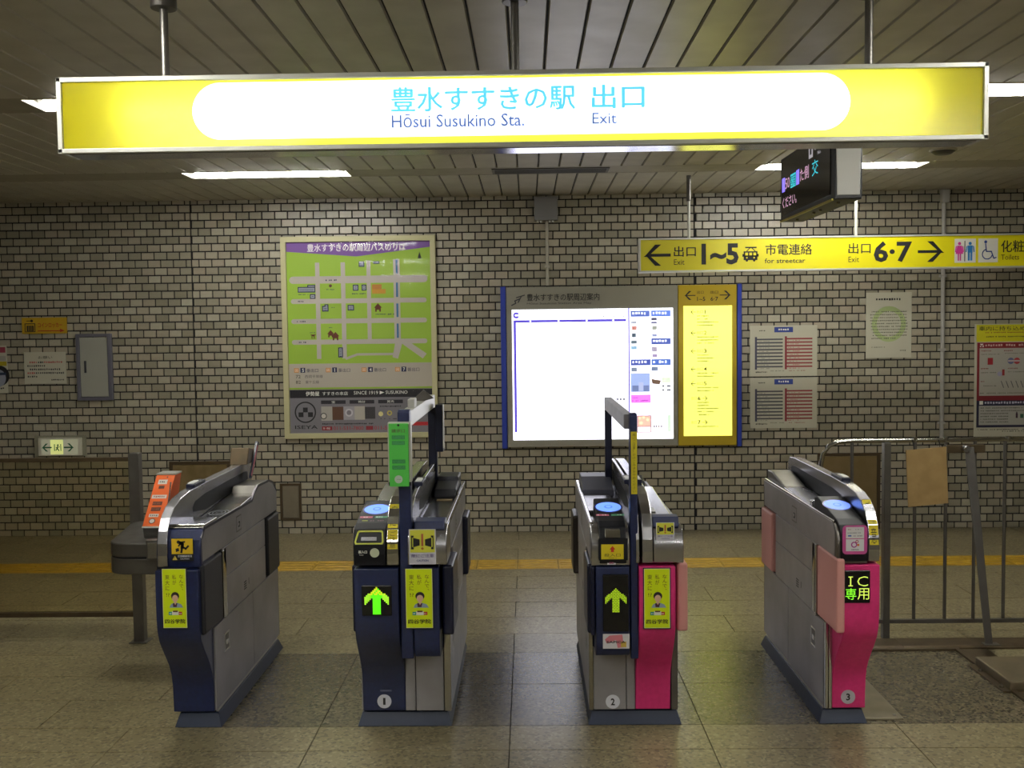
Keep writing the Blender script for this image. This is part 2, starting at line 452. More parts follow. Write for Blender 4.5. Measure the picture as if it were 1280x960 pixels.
# ---- ceiling: panels run towards the tiled wall, interrupted by lamp strips
STRIPS = [7.01, 4.79, 2.57, .35, -1.87]; SW = .31
LAMPX = [-2.43+4.08*k for k in range(3)]
w = MB(); prev = WALL_Y
for sy in STRIPS+[YB-SW]:
    w.box((XL-.2, sy+SW, CEIL_Z+.012), (XR+.2, prev+(.2 if prev == WALL_Y else 0), CEIL_Z+.3), M_CEILJ)
    if sy > YB: w.box((XL-.2, sy, CEIL_Z+.09), (XR+.2, sy+SW, CEIL_Z+.3), M_CEILJ)
    prev = sy
ceiling = struct(w.build('ceiling'))
PCX = .1445; cx0 = onZ(685.5, 0, CEIL_Z).x
bands = []; prev = WALL_Y
for sy in STRIPS:
    bands.append((sy+SW, prev)); prev = sy
bands.append((YB, prev))
restc = MB()
for bi, (ya, yb) in enumerate(bands):
    k = math.floor((XL-cx0)/PCX)
    x = cx0+k*PCX
    while x < XR:
        a, b = max(x, XL)+.0035, min(x+PCX, XR)-.0035
        inview = bi < 3 and a > -.42*yb-.6 and b < .42*yb+.7
        m = MB() if inview else restc
        c = .004; z0 = CEIL_Z; z1 = CEIL_Z+.012
        if b-a > .02:
            m.add([(a, ya, z1), (b, ya, z1), (b, yb, z1), (a, yb, z1), (a+c, ya+.002, z0), (b-c, ya+.002, z0), (b-c, yb-.002, z0), (a+c, yb-.002, z0)],
                  [(4, 5, 6, 7), (0, 1, 5, 4), (1, 2, 6, 5), (2, 3, 7, 6), (3, 0, 4, 7)], M_CEIL)
            if inview: m.build('ceiling_panel', ceiling, solid=False)
        x += PCX
restc.build('ceiling_panel_field', ceiling, solid=False)['kind'] = 'stuff'
LW = 1.16
for si, sy in enumerate(STRIPS):        # flat strips between the lamps
    xs = [XL]
    for lx in LAMPX:
        if XL < lx < XR-LW: xs += [lx, lx+LW]
    xs += [XR]
    for a, b in zip(xs[::2], xs[1::2]):
        m = MB(); m.box((a, sy+.002, CEIL_Z+.001), (b, sy+SW-.002, CEIL_Z+.012), M_STRIP); m.build('lamp_strip', ceiling)
    for lx in LAMPX:
        if XL < lx < XR-LW:
            m = MB(); m.box((lx, sy+.002, CEIL_Z+.001), (lx+LW, sy+.03, CEIL_Z+.012), M_STRIP); m.box((lx, sy+SW-.03, CEIL_Z+.001), (lx+LW, sy+SW-.002, CEIL_Z+.012), M_STRIP)
            m.build('lamp_strip', ceiling)
LAB = {(0, 0): 'lit recessed lamp in the ceiling strip near the tiled wall, above the bus stop map',
       (0, 1): 'lit recessed lamp near the tiled wall, partly behind the hanging departure display',
       (1, 0): 'recessed lamp whose tip shows beside the left end of the big exit sign',
       (1, 1): 'recessed lamp that comes out behind the right end of the big exit sign'}
for si, sy in enumerate(STRIPS):
    for li, lx in enumerate(LAMPX):
        if not XL < lx < XR-LW: continue
        lab = LAB.get((si, li), 'recessed fluorescent lamp in a ceiling strip outside the view')
        t = thing('ceiling_light', (lx+LW/2, sy+SW/2, CEIL_Z), lab, 'ceiling light', 'recessed fluorescent lamps' if (si, li) in LAB else 'recessed lamps out of view')
        y0, y1 = sy+.03, sy+SW-.03; z0 = CEIL_Z-.001; z1 = CEIL_Z+.075
        m = MB()
        vs = [(lx, y0, z0), (lx+LW, y0, z0), (lx+LW, y1, z0), (lx, y1, z0), (lx+.05, y0+.05, z1), (lx+LW-.05, y0+.05, z1), (lx+LW-.05, y1-.05, z1), (lx+.05, y1-.05, z1)]
        m.add(vs, [(4, 5, 6, 7), (0, 1, 5, 4), (1, 2, 6, 5), (2, 3, 7, 6), (3, 0, 4, 7)], M_WHITE)
        m.build('reflector', t, solid=False)
        m = MB(); ym = (y0+y1)/2
        m.tube([(lx+.06, ym, CEIL_Z+.016), (lx+LW-.06, ym, CEIL_Z+.016)], .022, M_TUBE, 12)
        m.build('lamp_tube', t, smooth=40)
        for e in (lx+.03, lx+LW-.06): m = MB(); m.box((e, ym-.02, CEIL_Z+.012), (e+.03, ym+.02, CEIL_Z+.07), M_WHITE); m.build('lamp_holder', t)
# slot grille in the strip above the station map
p, q = onZ(615, 214, CEIL_Z), onZ(761, 212, CEIL_Z)
t = thing('ceiling_grille', ((p.x+q.x)/2, STRIPS[0]+.16, CEIL_Z), 'dull grey slot grille in the ceiling strip above the station map', 'grille')
m = MB(); m.box((p.x, STRIPS[0]+.05, CEIL_Z-.006), (q.x, STRIPS[0]+.26, CEIL_Z+.001), mat('grille_grey', '5d5a52', .5)); m.build('grille_plate', t, .002)
for k in range(5): m = MB(); m.box((p.x+.02, STRIPS[0]+.075+k*.035, CEIL_Z-.0075), (q.x-.02, STRIPS[0]+.085+k*.035, CEIL_Z-.006), M_CEILJ); m.build('slot', t)
p = onZ(1179, 187, CEIL_Z)
t = thing('ceiling_detector', (p.x, p.y, CEIL_Z-.03), 'small flat dark detector on the ceiling right of the departure display', 'detector')
m = MB(); m.tube([(p.x, p.y, CEIL_Z-.03), (p.x, p.y, CEIL_Z-.012)], [.05, .075], M_DGREY, 20); m.build('detector_head', t, smooth=40)
m = MB(); m.tube([(p.x, p.y, CEIL_Z-.012), (p.x, p.y, CEIL_Z)], [.085, .085], M_STRIP, 20); m.build('detector_base', t, smooth=40)
# ================================================================ SIGNS AND WALL FITTINGS
K = ink('15151a'); KW = ink('e6e6e0'); WY = WALL_Y-.004     # face of the tiles
# ---- big lit exit sign hanging from three poles (tubes behind translucent sheets)
SY = 3.29
S = Sheet(75, 95, 1223, 184, SY)
x0, x1 = S.x0, S.x1; z1 = 2.571; z0 = 2.323
sign = thing('exit_sign', ((x0+x1)/2, SY+.09, z0), 'long lit yellow and white station exit sign hanging across the top', 'sign')
fr = .016; DB = .125
m = MB()
m.box((x0, SY, z1-fr), (x1, SY+DB, z1), M_ALU); m.box((x0, SY, z0+.001), (x1, SY+.02, z0+fr), M_ALU)
m.box((x0, SY, z0), (x0+fr, SY+DB, z1), M_ALU); m.box((x1-fr, SY, z0), (x1, SY+DB, z1), M_ALU)
m.build('frame', sign, .002)
m = MB(); m.box((x0+.03, SY+.02, z0-.001), (x1-.03, SY+DB-.004, z0+.006), M_ALUM); m.build('underside_plate', sign)
m = MB(); m.box((x0+fr, SY+DB-.01, z0+.006), (x1-fr, SY+DB-.002, z1-fr), M_WHITE); m.build('back_plate', sign)
m = MB(); m.box((x0+fr, SY+.021, z1-fr-.003), (x1-fr, SY+DB-.01, z1-fr), M_WHITE); m.build('liner', sign); m = MB(); m.box((x0+fr, SY+.021, z0+.007), (x1-fr, SY+DB-.01, z0+.011), M_WHITE); m.build('liner', sign)
for xa_ in (x0+fr, x1-fr-.003): m = MB(); m.box((xa_, SY+.021, z0+.011), (xa_+.003, SY+DB-.01, z1-fr-.003), M_WHITE); m.build('liner', sign)
def trans(name, col, amt=.96):
    m = mat(name, col, .5); nt, N, L, b = nodes(m)
    tr = N.new('ShaderNodeBsdfTranslucent'); tr.inputs[0].default_value = (*lin(col), 1)
    gl = N.new('ShaderNodeBsdfGlossy'); gl.inputs['Roughness'].default_value = .2; gl.inputs[0].default_value = (.8, .8, .8, 1)
    mx = N.new('ShaderNodeMixShader'); mx.inputs[0].default_value = .03
    L.new(tr.outputs[0], mx.inputs[1]); L.new(gl.outputs[0], mx.inputs[2])
    L.new(mx.outputs[0], N['Material Output'].inputs[0]); return m
M_ACY = trans('yellow_acrylic', 'f3ea42'); M_ACW = trans('white_acrylic', 'f6f8ff')
cap0, cap1 = S.X(243), S.X(1056); zc0, zc1 = onY(643, 168, SY).z, onY(643, 96, SY).z; rr = (zc1-zc0)/2; zc = (zc0+zc1)/2
arcR = [(cap1-rr+rr*math.cos(a), zc+rr*math.sin(a)) for a in [math.radians(d) for d in range(-90, 91, 9)]]
arcL = [(cap0+rr+rr*math.cos(a), zc+rr*math.sin(a)) for a in [math.radians(d) for d in range(90, 271, 9)]]
caps = arcR+arcL
m = MB(front(SY+.012)); m.flat(caps, .0, M_ACW); m.build('name_panel', sign, solid=False)
# yellow sheet with a capsule opening: quads between capsule outline and the frame rectangle
m = MB(front(SY+.012)); n = len(caps)
def outer(p, i):
    if i < len(arcR):
        if i == 0: return (p[0], z0+fr)
        if i == len(arcR)-1: return (p[0], z1-fr)
        return (x1-fr, z0+fr+(z1-z0-2*fr)*(i-1)/(len(arcR)-3))
    j = i-len(arcR)
    if j == 0: return (p[0], z1-fr)
    if j == len(arcL)-1: return (p[0], z0+fr)
    return (x0+fr, z1-fr-(z1-z0-2*fr)*(j-1)/(len(arcL)-3))
vs = [(p[0], p[1], 0) for p in caps]+[(*outer(p, i), 0) for i, p in enumerate(caps)]
m.add(vs, [(i, (i+1) % n, n+(i+1) % n, n+i) for i in range(n)], M_ACY)
m.build('yellow_panel', sign, solid=False)
for a, b in ((150, 400), (400, 650), (650, 900), (900, 1150)):
    m = MB(); m.tube([(S.X(a)+.02, SY+.062, zc), (S.X(b)-.02, SY+.062, zc)], .013, M_STUBE, 10); m.build('lamp_tube', sign, smooth=40)
C1 = glow('59cdf0', 1.0); C2 = glow('4d68a4', .8)
m = MB(front(SY+.008))
def TS(t, a, b, c, d, mt, bold=0): m.text(t, S.X(a), onY((a+c)/2, d, SY).z, S.X(c), onY((a+c)/2, b, SY).z, 0, mt, bold)
TS('豊水すすきの駅', 491, 107, 718, 137.5, C1, .018); TS('Hōsui Susukino Sta.', 491, 141, 655, 158, C2, .008); m.build('station_name', sign, solid=False)
m = MB(front(SY+.008)); TS('出口', 739, 105, 803, 134.5, C1, .018); TS('Exit', 739, 140, 769, 154, C2, .008)
m.build('exit_lettering', sign, solid=False)
for px in (206, 644, 1086):
    p = onY(px, 60, SY+.07); m = MB(); m.tube([(p.x, SY+.07, z1-.002), (p.x, SY+.07, CEIL_Z-.05)], .0135, M_STEELM, 14)
    po = m.build('hanger_pole', sign, smooth=40)
    m = MB(); m.tube([(p.x, SY+.07, CEIL_Z-.055), (p.x, SY+.07, CEIL_Z+.002)], .043, M_STEELM, 24); m.build('ceiling_cup', sign, .003, smooth=40)

# ---- pictogram helpers
def arrow(m, x, z, s, d, w, mt, th=.16):      # open arrow, tip at x, length s
    m.flat([(x+d*s*.08, z-s*th*.45), (x-d*s, z-s*th*.45), (x-d*s, z+s*th*.45), (x+d*-s*.08, z+s*th*.45)], w, mt)
    for q in (-1, 1):
        m.flat([(x, z), (x-d*s*.12, z-q*s*.02), (x-d*s*.62, z+q*s*.42), (x-d*s*.38, z+q*s*.42)][:4], w+.0002, mt)
def person(m, x, z, h, w, mt, dress=False):   # standing figure pictogram
    m.disc(x, z+h*.91, h*.085, w, mt, 14)
    if dress: m.flat([(x-h*.12, z+h*.8), (x+h*.12, z+h*.8), (x+h*.2, z+h*.36), (x-h*.2, z+h*.36)], w, mt); m.rect(x-h*.09, z, x-h*.02, z+h*.36, w, mt); m.rect(x+h*.02, z, x+h*.09, z+h*.36, w, mt)
    else: m.rect(x-h*.13, z+h*.42, x+h*.13, z+h*.8, w, mt); m.rect(x-h*.12, z, x-h*.02, z+h*.45, w, mt); m.rect(x+h*.02, z, x+h*.12, z+h*.45, w, mt)
    for q in (-1, 1): m.flat([(x+q*h*.14, z+h*.79), (x+q*h*.2, z+h*.76), (x+q*h*.24, z+h*.46), (x+q*h*.18, z+h*.45)], w, mt)

# ---- hanging yellow direction sign near the tiled wall
DY = 7.45
D = Sheet(803, 292, 1340, 338, DY)
lt = onY(803, 294, DY).z; lb = onY(803, 337, DY).z; zT, zB = lt-.002, lb-.0; zT = (lt+onY(1280, 298, DY).z)/2+.008; zB = (lb+onY(1280, 336, DY).z)/2-.005
ds = thing('direction_sign', ((D.x0+D.x1)/2, DY+.05, zB), 'long yellow sign to exits, streetcar and toilets hung before the tiled wall', 'sign')
m = MB(); f = .012
m.ring([(D.x0, zB), (D.x1, zB), (D.x1, zT), (D.x0, zT)], [(D.x0+f, zB+f), (D.x1-f, zB+f), (D.x1-f, zT-f), (D.x0+f, zT-f)], 'y', DY, DY+.1, M_ALU); m.build('frame', ds)
m = MB(); m.box((D.x0+f, DY+.004, zB+f), (D.x1-f, DY+.09, zT-f), mat('sign_yellow', 'd9cf12', .35)); m.build('sign_face', ds)
m = MB(front(DY+.0035)); dh = zT-zB; zmid = (zT+zB)/2
def DT(t, a, b, c, d, mt=K, bold=0):           # y fractions from the top of the face
    m.text(t, D.X(a), zT-dh*d, D.X(c), zT-dh*b, 0, mt, bold)
kt = D.k*44
def nxt(nm):
    global m
    m.build(nm, ds, solid=False); m = MB(front(DY+.0035))
arrow(m, D.X(811), zmid, 31*D.k, -1, 0, K, .13); nxt('arrow')
DT('出口', 846, .25, 873, .55, bold=.01); DT('Exit', 846, .63, 859, .79); nxt('exit_lettering')
DT('1~5', 880, .18, 926, .8, bold=.035); nxt('exit_number')
DT('市電連絡', 959, .22, 1016, .54, bold=.012); DT('for streetcar', 958, .64, 1008, .78, bold=.01); nxt('streetcar_lettering')
DT('出口', 1061, .22, 1088, .53, bold=.01); DT('Exit', 1061, .62, 1074, .78); nxt('exit_lettering')
DT('6·7', 1092, .18, 1139, .8, bold=.03); nxt('exit_number')
arrow(m, D.X(1176), zmid, 30*D.k, 1, 0, K, .13); nxt('arrow')
# streetcar pictogram
X, Z = D.X, lambda fr_: zT-dh*fr_
m.rect(X(932), Z(.68), X(949), Z(.42), 0, K); m.rect(X(930.5), Z(.58), X(950.5), Z(.5), 0, K)
m.band([(X(936), Z(.41)), (X(941), Z(.3)), (X(946), Z(.41))], .006, 0, K); m.rect(X(934), Z(.33), X(948), Z(.29), 0, K)
YS = mat('sign_yellow')
for q in (934, 939, 944): m.rect(X(q), Z(.54), X(q+3.4), Z(.46), .0004, YS)
m.disc(X(936), Z(.69), .009, 0, K); m.disc(X(945), Z(.69), .009, 0, K); m.disc(X(936), Z(.61), .006, .0004, YS); m.disc(X(945), Z(.61), .006, .0004, YS)
nxt('streetcar_pictogram')
# toilet and wheelchair squares
for a, b in ((1191, 1217), (1220, 1244)): m.rect(X(a), Z(.84), X(b), Z(.14), 0, ink('d8d6cc'))
person(m, X(1197), Z(.78), dh*.55, .0005, ink('c2308c'), True); person(m, X(1210), Z(.78), dh*.55, .0005, ink('2272b4'))
m.rect(X(1203), Z(.8), X(1204), Z(.2), .0005, K)
BL = ink('27418c'); m.disc(X(1229), Z(.24), .011, .0005, BL); m.band([(X(1229), Z(.3)), (X(1230), Z(.52)), (X(1236), Z(.52)), (X(1239), Z(.72)), (X(1242), Z(.7))], .008, .0005, BL)
ar = [(X(1232)-.036*math.cos(a)*1, Z(.6)+.036*math.sin(a)) for a in [math.radians(q) for q in range(-60, 200, 20)]]
ar = [(X(1231)+.036*math.cos(math.radians(q)), Z(.6)+.036*math.sin(math.radians(q))) for q in range(110, 345, 18)]
m.band(ar, .007, .0005, BL)
nxt('toilet_pictogram')
DT('化粧室', 1248, .2, 1290, .55, bold=.01); DT('Toilets', 1248, .62, 1270, .77)
m.build('toilet_lettering', ds, solid=False)
for px in (861, 1070, 1300):
    p = onY(px, 260, DY+.05); m = MB(); m.tube([(p.x, DY+.05, zT-.001), (p.x, DY+.05, CEIL_Z+.0)], .011, M_ALU, 12); m.build('hanger_pole', ds, smooth=40)
    m = MB(); m.tube([(p.x, DY+.05, CEIL_Z-.19), (p.x, DY+.05, CEIL_Z+.001)], .017, M_STEELM, 14); m.build('pole_sleeve', ds, smooth=40)

# ---- hanging departure display, seen along its length
q0 = onY(1043, 249, 4.9); dx0 = q0.x; dxw = .135; dy0, dy1 = 4.9, 5.93; dz0 = q0.z; dz1 = dz0+.365
dd = thing('departure_display', (dx0+dxw/2, 5.4, dz0), 'dark hanging display board with lit characters and white end panel', 'display')
m = MB(); m.box((dx0, dy0, dz0), (dx0+dxw, dy1, dz1), mat('display_casing', '26262c', .45)); m.build('casing', dd, .006)
m = MB(); xa = (dx0+.012); m.prism([(xa, dz0+.02), (dx0+dxw-.014, dz0+.02), (dx0+dxw-.006, dz1-.012), (xa-.006, dz1-.012)], 'y', dy0-.006, dy0+.004, mat('white_end_panel', 'f2f2ee', .5)); m.build('end_panel', dd, .002)
m = MB(); m.box((dx0-.004, dy0+.06, dz0+.03), (dx0+.002, dy1-.03, dz1-.02), mat('display_glass', '17151a', .12)); m.build('screen', dd)
m = MB(); m.box((dx0-.007, dy0+.02, dz0-.004), (dx0+.004, dy1-.01, dz0+.006), mat('brass_edge', 'a79a45', .35, .6)); m.build('lower_edge', dd)
FD = frame((dx0-.0045, dy1, dz0), (0, -1, 0), (0, 0, 1)); m = MB(FD); L_ = dy1-dy0
lc = glow('8d7bff', 1.1); tc = glow('3fc8d8', .9); pk = glow('d9a8c8', .8); wt = glow('c9c4cc', .5)
m.rect(.05, .165, .115, .245, 0, lc); m.build('colour_block', dd, solid=False); m = MB(FD); m.text('50', .12, .175, .215, .235, 0, pk)
m.rect(.235, .165, .345, .24, 0, tc); m.rect(.355, .165, .415, .245, 0, lc); m.text('た側', .43, .17, .6, .24, 0, pk)
m.text('宮南', .24, .17, .34, .235, .0006, ink('12303a')); m.build('coloured_text_row', dd, solid=False); m = MB(FD); m.text('交', .66, .165, .77, .245, 0, tc)
m.build('coloured_text_row', dd, solid=False); m = MB(FD)
m.text('ください。', .06, .07, .36, .13, 0, pk)
m.build('lower_text_row', dd, solid=False); m = MB(FD)
m.rect(.6, .265, .675, .335, 0, wt); m.rect(.622, .283, .652, .318, .0005, K); m.text('のりば', .7, .29, .83, .33, 0, wt); m.text('No.', .76, .262, .82, .28, 0, wt)
m.build('upper_text_row', dd, solid=False)
for yq in (5.1, 5.72):
    m = MB(); m.tube([(dx0+dxw/2, yq, dz1-.002), (dx0+dxw/2, yq, CEIL_Z)], .016, M_STEELM, 12); m.build('hanger_pole', dd, smooth=40)
for yq in (5.0, 5.3, 5.42, 5.75): m = MB(); m.tube([(dx0+.05, yq, dz0-.012), (dx0+.05, yq, dz0+.002)], .008, M_STEELP, 8); m.build('bolt', dd, smooth=40)

# ---- map of the bus stops
B = Sheet(353, 296, 546, 548, WY-.03)
ob = thing('bus_stop_map', (B.c.x, WY-.015, B.z0), 'green bus stop map poster with a purple heading in a cream frame', 'poster')
m = MB(); f = .045
m.ring([(B.x0, B.z0), (B.x1, B.z0), (B.x1, B.z1), (B.x0, B.z1)], [(B.x0+f, B.z0+f), (B.x1-f, B.z0+f), (B.x1-f, B.z1-f), (B.x0+f, B.z1-f)], 'y', WY-.046, WY, M_CREAM); m.build('frame', ob, .003)
m = B.mb(); b = B
gr = ink('93b53a', .65); gy = ink('b3aba6', .65); nv = ink('23284f', .65); br = ink('5e2a18', .65)
wy = .03-.012
def w_(k): return -.012+k*.0006
b.R(m, 358, 302, 541, 486, w_(0), gr)
b.P(m, [(358, 302), (541, 300), (541, 310), (447, 321), (358, 314)], w_(1), ink('76509a', .65))
b.T(m, '豊水すすきの駅周辺バスのりば', 386, 305, 509, 314.5, w_(2), ink('e4dce2'), .02)
for y0_, y1_ in ((345, 354), (373, 379), (398, 404), (424, 430)):
    m.flat([(b.X(366+2*math.sin(a)*0+(0)), b.Z(0))][:0] or [(b.X(367), b.Z(y0_)), (b.X(531), b.Z(y0_)), (b.X(531), b.Z(y1_)), (b.X(367), b.Z(y1_))], w_(1), gy)
    for ex in (367, 531): m.disc(b.X(ex), b.Z((y0_+y1_)/2), (y1_-y0_)/2*b.k, w_(1.2), gy, 14)
for xx, y0_, y1_, wd in ((398, 328, 448, 5.5), (430, 328, 448, 5.5), (462, 326, 424, 5), (497, 325, 424, 8)):
    b.R(m, xx-wd/2, y0_, xx+wd/2, y1_, w_(1.5), gy)
for y0_, y1_ in ((325, 343), (354, 372), (380, 397), (405, 423)): b.R(m, 496, y0_, 498.5, y1_, w_(2), ink('3a6c96', .65))
b.P(m, [(494, 428), (503, 428), (497, 449), (490, 447)], w_(1.6), gy); b.P(m, [(498, 427), (510, 427), (533, 443), (528, 449)], w_(1.6), gy)
m.band([(b.X(432), b.Z(448)), (b.X(446), b.Z(443)), (b.X(492), b.Z(443))], .02, w_(1.6), gy)
def bld(x0_, y0_, x1_, y1_):
    b.R(m, x0_, y0_, x1_, y1_, w_(2), nv); b.R(m, x0_+1.2, y0_+1.2, x1_-1.2, y1_-1.2, w_(3), ink('9aa0ae', .65))
    k_ = y0_+2.6
    while k_ < y1_-1.5: b.R(m, x0_+2, k_, x1_-2, k_+.7, w_(4), nv); k_ += 2
for q in ((373, 358, 395, 365), (385, 355.5, 395, 359), (388, 367, 395, 373), (442, 356, 449, 363.5), (453, 356, 459, 363.5), (403, 382, 411, 389), (435, 381, 443, 388), (406, 380, 411, 384), (422, 434, 428, 446.5), (468, 327, 476, 330.5), (450, 327, 457, 334)): bld(*q)
b.R(m, 466, 356, 478, 362, w_(2), ink('b5762a')); b.R(m, 466, 362, 483, 367.5, w_(2), ink('c08a1e'))
m.disc(b.X(414), b.Z(357), .013, w_(2), ink('53301e'), 14)
def house(cx, cy, s):
    b.P(m, [(cx-s, cy), (cx, cy-s*1.1), (cx+s, cy), (cx+s*.7, cy), (cx+s*.7, cy+s), (cx+s*.35, cy+s), (cx+s*.3, cy+s*.5), (cx-s*.3, cy+s*.5), (cx-s*.35, cy+s), (cx-s*.7, cy+s), (cx-s*.7, cy)], w_(2), br)
house(473, 385, 5); house(413, 417, 4.4); house(419, 420, 5); 
b.P(m, [(388, 417.5), (394, 417.5), (394, 418.6), (392.8, 418.6), (392.8, 422.5), (391.8, 422.5), (391.8, 419.6), (390, 419.6), (390, 422.5), (389, 422.5), (389, 418.6), (388, 418.6)], w_(2), br)
b.P(m, [(526, 316), (528.5, 324.5), (523.5, 324.5)], w_(2), K)
for q in ((371, 375.2, 382, 377), (371, 400.2, 382, 402), (371, 426.2, 382, 428), (406, 349, 423, 351), (409, 361, 419, 362.4), (374, 367, 386, 368.2), (441, 366.5, 458, 368), (470, 392.4, 493, 394), (415, 383.5, 421, 384.8), (386, 414.6, 394, 415.7), (411, 408.6, 416, 409.7)): b.G(m, *q, w_(3), nv)
m.greek(b.X(397), b.Z(341), b.X(400), b.Z(332), w_(3), nv, 1)
b.R(m, 358, 454, 541, 484, w_(1), ink('b0a89c'))
for (qx, dgt) in ((366, '5'), (406, '1'), (451, '4'), (493, '7')):
    b.R(m, qx, 459.5, qx+6, 465, w_(2), ink('c98a4e')); b.T(m, '図', qx+1, 460.5, qx+5, 464, w_(3), ink('f0dcc4'))
    b.R(m, qx+8, 459, qx+14, 465.2, w_(2), nv); b.T(m, dgt, qx+(10.7 if dgt == '1' else 10), 460, qx+(11.6 if dgt == '1' else 12.4), 464.4, w_(3), KW, .02)
    b.T(m, '番出口', qx+15.5, 460.2, qx+30.5, 464.8, w_(2), nv)
b.T(m, '72', 368, 468, 374, 472, w_(2), K); b.T(m, '西岡平岸線', 379.5, 468, 402, 472, w_(2), ink('4a4450'))
b.T(m, '82', 368, 475, 374, 479, w_(2), K); b.T(m, '東ケ丘線', 380, 475, 397, 479, w_(2), ink('4a4450'))
b.R(m, 360, 487, 541, 497, w_(1), ink('1b1920')); b.T(m, '伊勢屋', 380, 489, 397, 494.5, w_(2), KW, .015); b.T(m, 'すすきの本店', 401, 489.4, 433, 494, w_(2), KW, .006)
b.T(m, 'SINCE 1919', 440.5, 489, 471, 493.3, w_(2), KW); b.P(m, [(473, 489), (479, 491), (473, 493.4)], w_(2), KW); b.T(m, 'SUSUKINO', 480.5, 488.8, 508, 493, w_(2), KW)
b.R(m, 360, 497, 541, 541.5, w_(1), ink('78757c'))
cx_, cz_ = b.X(379), b.Z(515)
m.ring([(cx_+13.5*b.k*math.cos(a), cz_+13.5*b.k*math.sin(a)) for a in [i*math.pi/16 for i in range(32)]], [(cx_+11.8*b.k*math.cos(a), cz_+11.8*b.k*math.sin(a)) for a in [i*math.pi/16 for i in range(32)]], 'z', w_(2), w_(2.4), K)
for q in ((376, 509, 382, 515), (370.3, 515, 376.5, 521), (382.3, 515, 388.5, 521)): b.R(m, *q, w_(2), K)
b.T(m, 'ISEYA', 365.5, 531.5, 394, 536, w_(2), K, .01)
for a_, c_, t_ in ((399, 430, '宝'), (435, 466, '時計'), (471, 502, '質売')): b.R(m, a_, 500.3, c_, 504.8, w_(2), ink('22202a')); b.T(m, t_, (a_+c_)/2-2.2*len(t_), 501, (a_+c_)/2+2.2*len(t_), 504, w_(3), KW)
for q, hx in (((399, 508, 413, 526), 'a8a39c'), ((413, 508.5, 427, 525), '5a3a28'), ((427, 508, 441, 525), '9c98a0'), ((441, 508, 454, 525), 'b0aaa0'), ((454, 509, 467, 524), '38353a')): b.R(m, *q, w_(2), ink(hx))
m.disc(b.X(402), b.Z(520), 4*b.k, w_(3), ink('2c2c30')); m.disc(b.X(402), b.Z(520), 3*b.k, w_(4), ink('c8c4bc'))
m.disc(b.X(434), b.Z(516), 5*b.k, w_(3), ink('c0bcc4')); m.disc(b.X(434), b.Z(516), 3*b.k, w_(4), ink('7c7880'))
m.disc(b.X(474), b.Z(518), 3*b.k, w_(3), ink('d8cf90')); m.disc(b.X(485), b.Z(517), 3.2*b.k, w_(3), ink('c9b45a')); m.disc(b.X(485), b.Z(517), 1.6*b.k, w_(4), ink('78757c'))
b.G(m, 400, 529, 465, 531, w_(2), K, .95); b.G(m, 473, 507.5, 500, 509.5, w_(2), K, .95); b.G(m, 472, 523.5, 494, 525, w_(2), K, .7)
for a_ in (399.5, 455): b.R(m, a_, 533, a_+13 if a_ < 420 else a_+9, 538, w_(2), ink('8c2430'))
b.T(m, '011-531-7800', 414, 533, 452, 537.8, w_(2), ink('a03440'), .01); b.T(m, '011-53', 465.5, 533, 485, 537.8, w_(2), ink('a03440'), .01); b.T(m, '本・時計', 401, 534, 410, 537, w_(3), KW); b.R(m, 514, 528.5, 536, 533, w_(2), ink('b01c24'))
m.build('printed_sheet', ob, solid=False)
m = MB(); m.box((b.x0+.04, WY-.016, b.z0+.04), (b.x1-.04, WY-.001, b.z1-.04), ink('8c8878')); m.build('backing', ob)
gm = mat('cover_acrylic', 'ffffff', .06, trans=1.); gm.node_tree.nodes['Principled BSDF'].inputs['IOR'].default_value = 1.05
nt, N, L, bb = nodes(gm)
tp = N.new('ShaderNodeBsdfTransparent'); gl = N.new('ShaderNodeBsdfGlossy'); gl.inputs['Roughness'].default_value = .05; mx = N.new('ShaderNodeMixShader')
fz = N.new('ShaderNodeFresnel'); fz.inputs[0].default_value = 1.4; nz = N.new('ShaderNodeTexNoise'); nz.inputs['Scale'].default_value = 2.2; bp = N.new('ShaderNodeBump'); bp.inputs['Strength'].default_value = .12; bp.inputs['Distance'].default_value = .03
L.new(nz.outputs['Fac'], bp.inputs['Height']); L.new(bp.outputs[0], gl.inputs['Normal']); mx.inputs[0].default_value = .009; L.new(tp.outputs[0], mx.inputs[1]); L.new(gl.outputs[0], mx.inputs[2]); L.new(mx.outputs[0], N['Material Output'].inputs[0])
for l_ in list(L):
    if l_.to_socket.name == 'Normal': L.remove(l_)
m = MB(); nn = 28; gx = [b.x0+f+(b.x1-b.x0-2*f)*i/nn for i in range(nn+1)]; gz = [b.z0+f+(b.z1-b.z0-2*f)*i/nn for i in range(nn+1)]
zr = b.Z(331)
m.add([(x_, WY-.031+.0055*math.sin(2.2*(z_-2.3)+.03*math.sin((x_-b.x0)*9)), z_) for z_ in gz for x_ in gx], [(j*(nn+1)+i, j*(nn+1)+i+1, (j+1)*(nn+1)+i+1, (j+1)*(nn+1)+i) for j in range(nn) for i in range(nn)], gm)
m.build('cover_sheet', ob, solid=False, smooth=60)

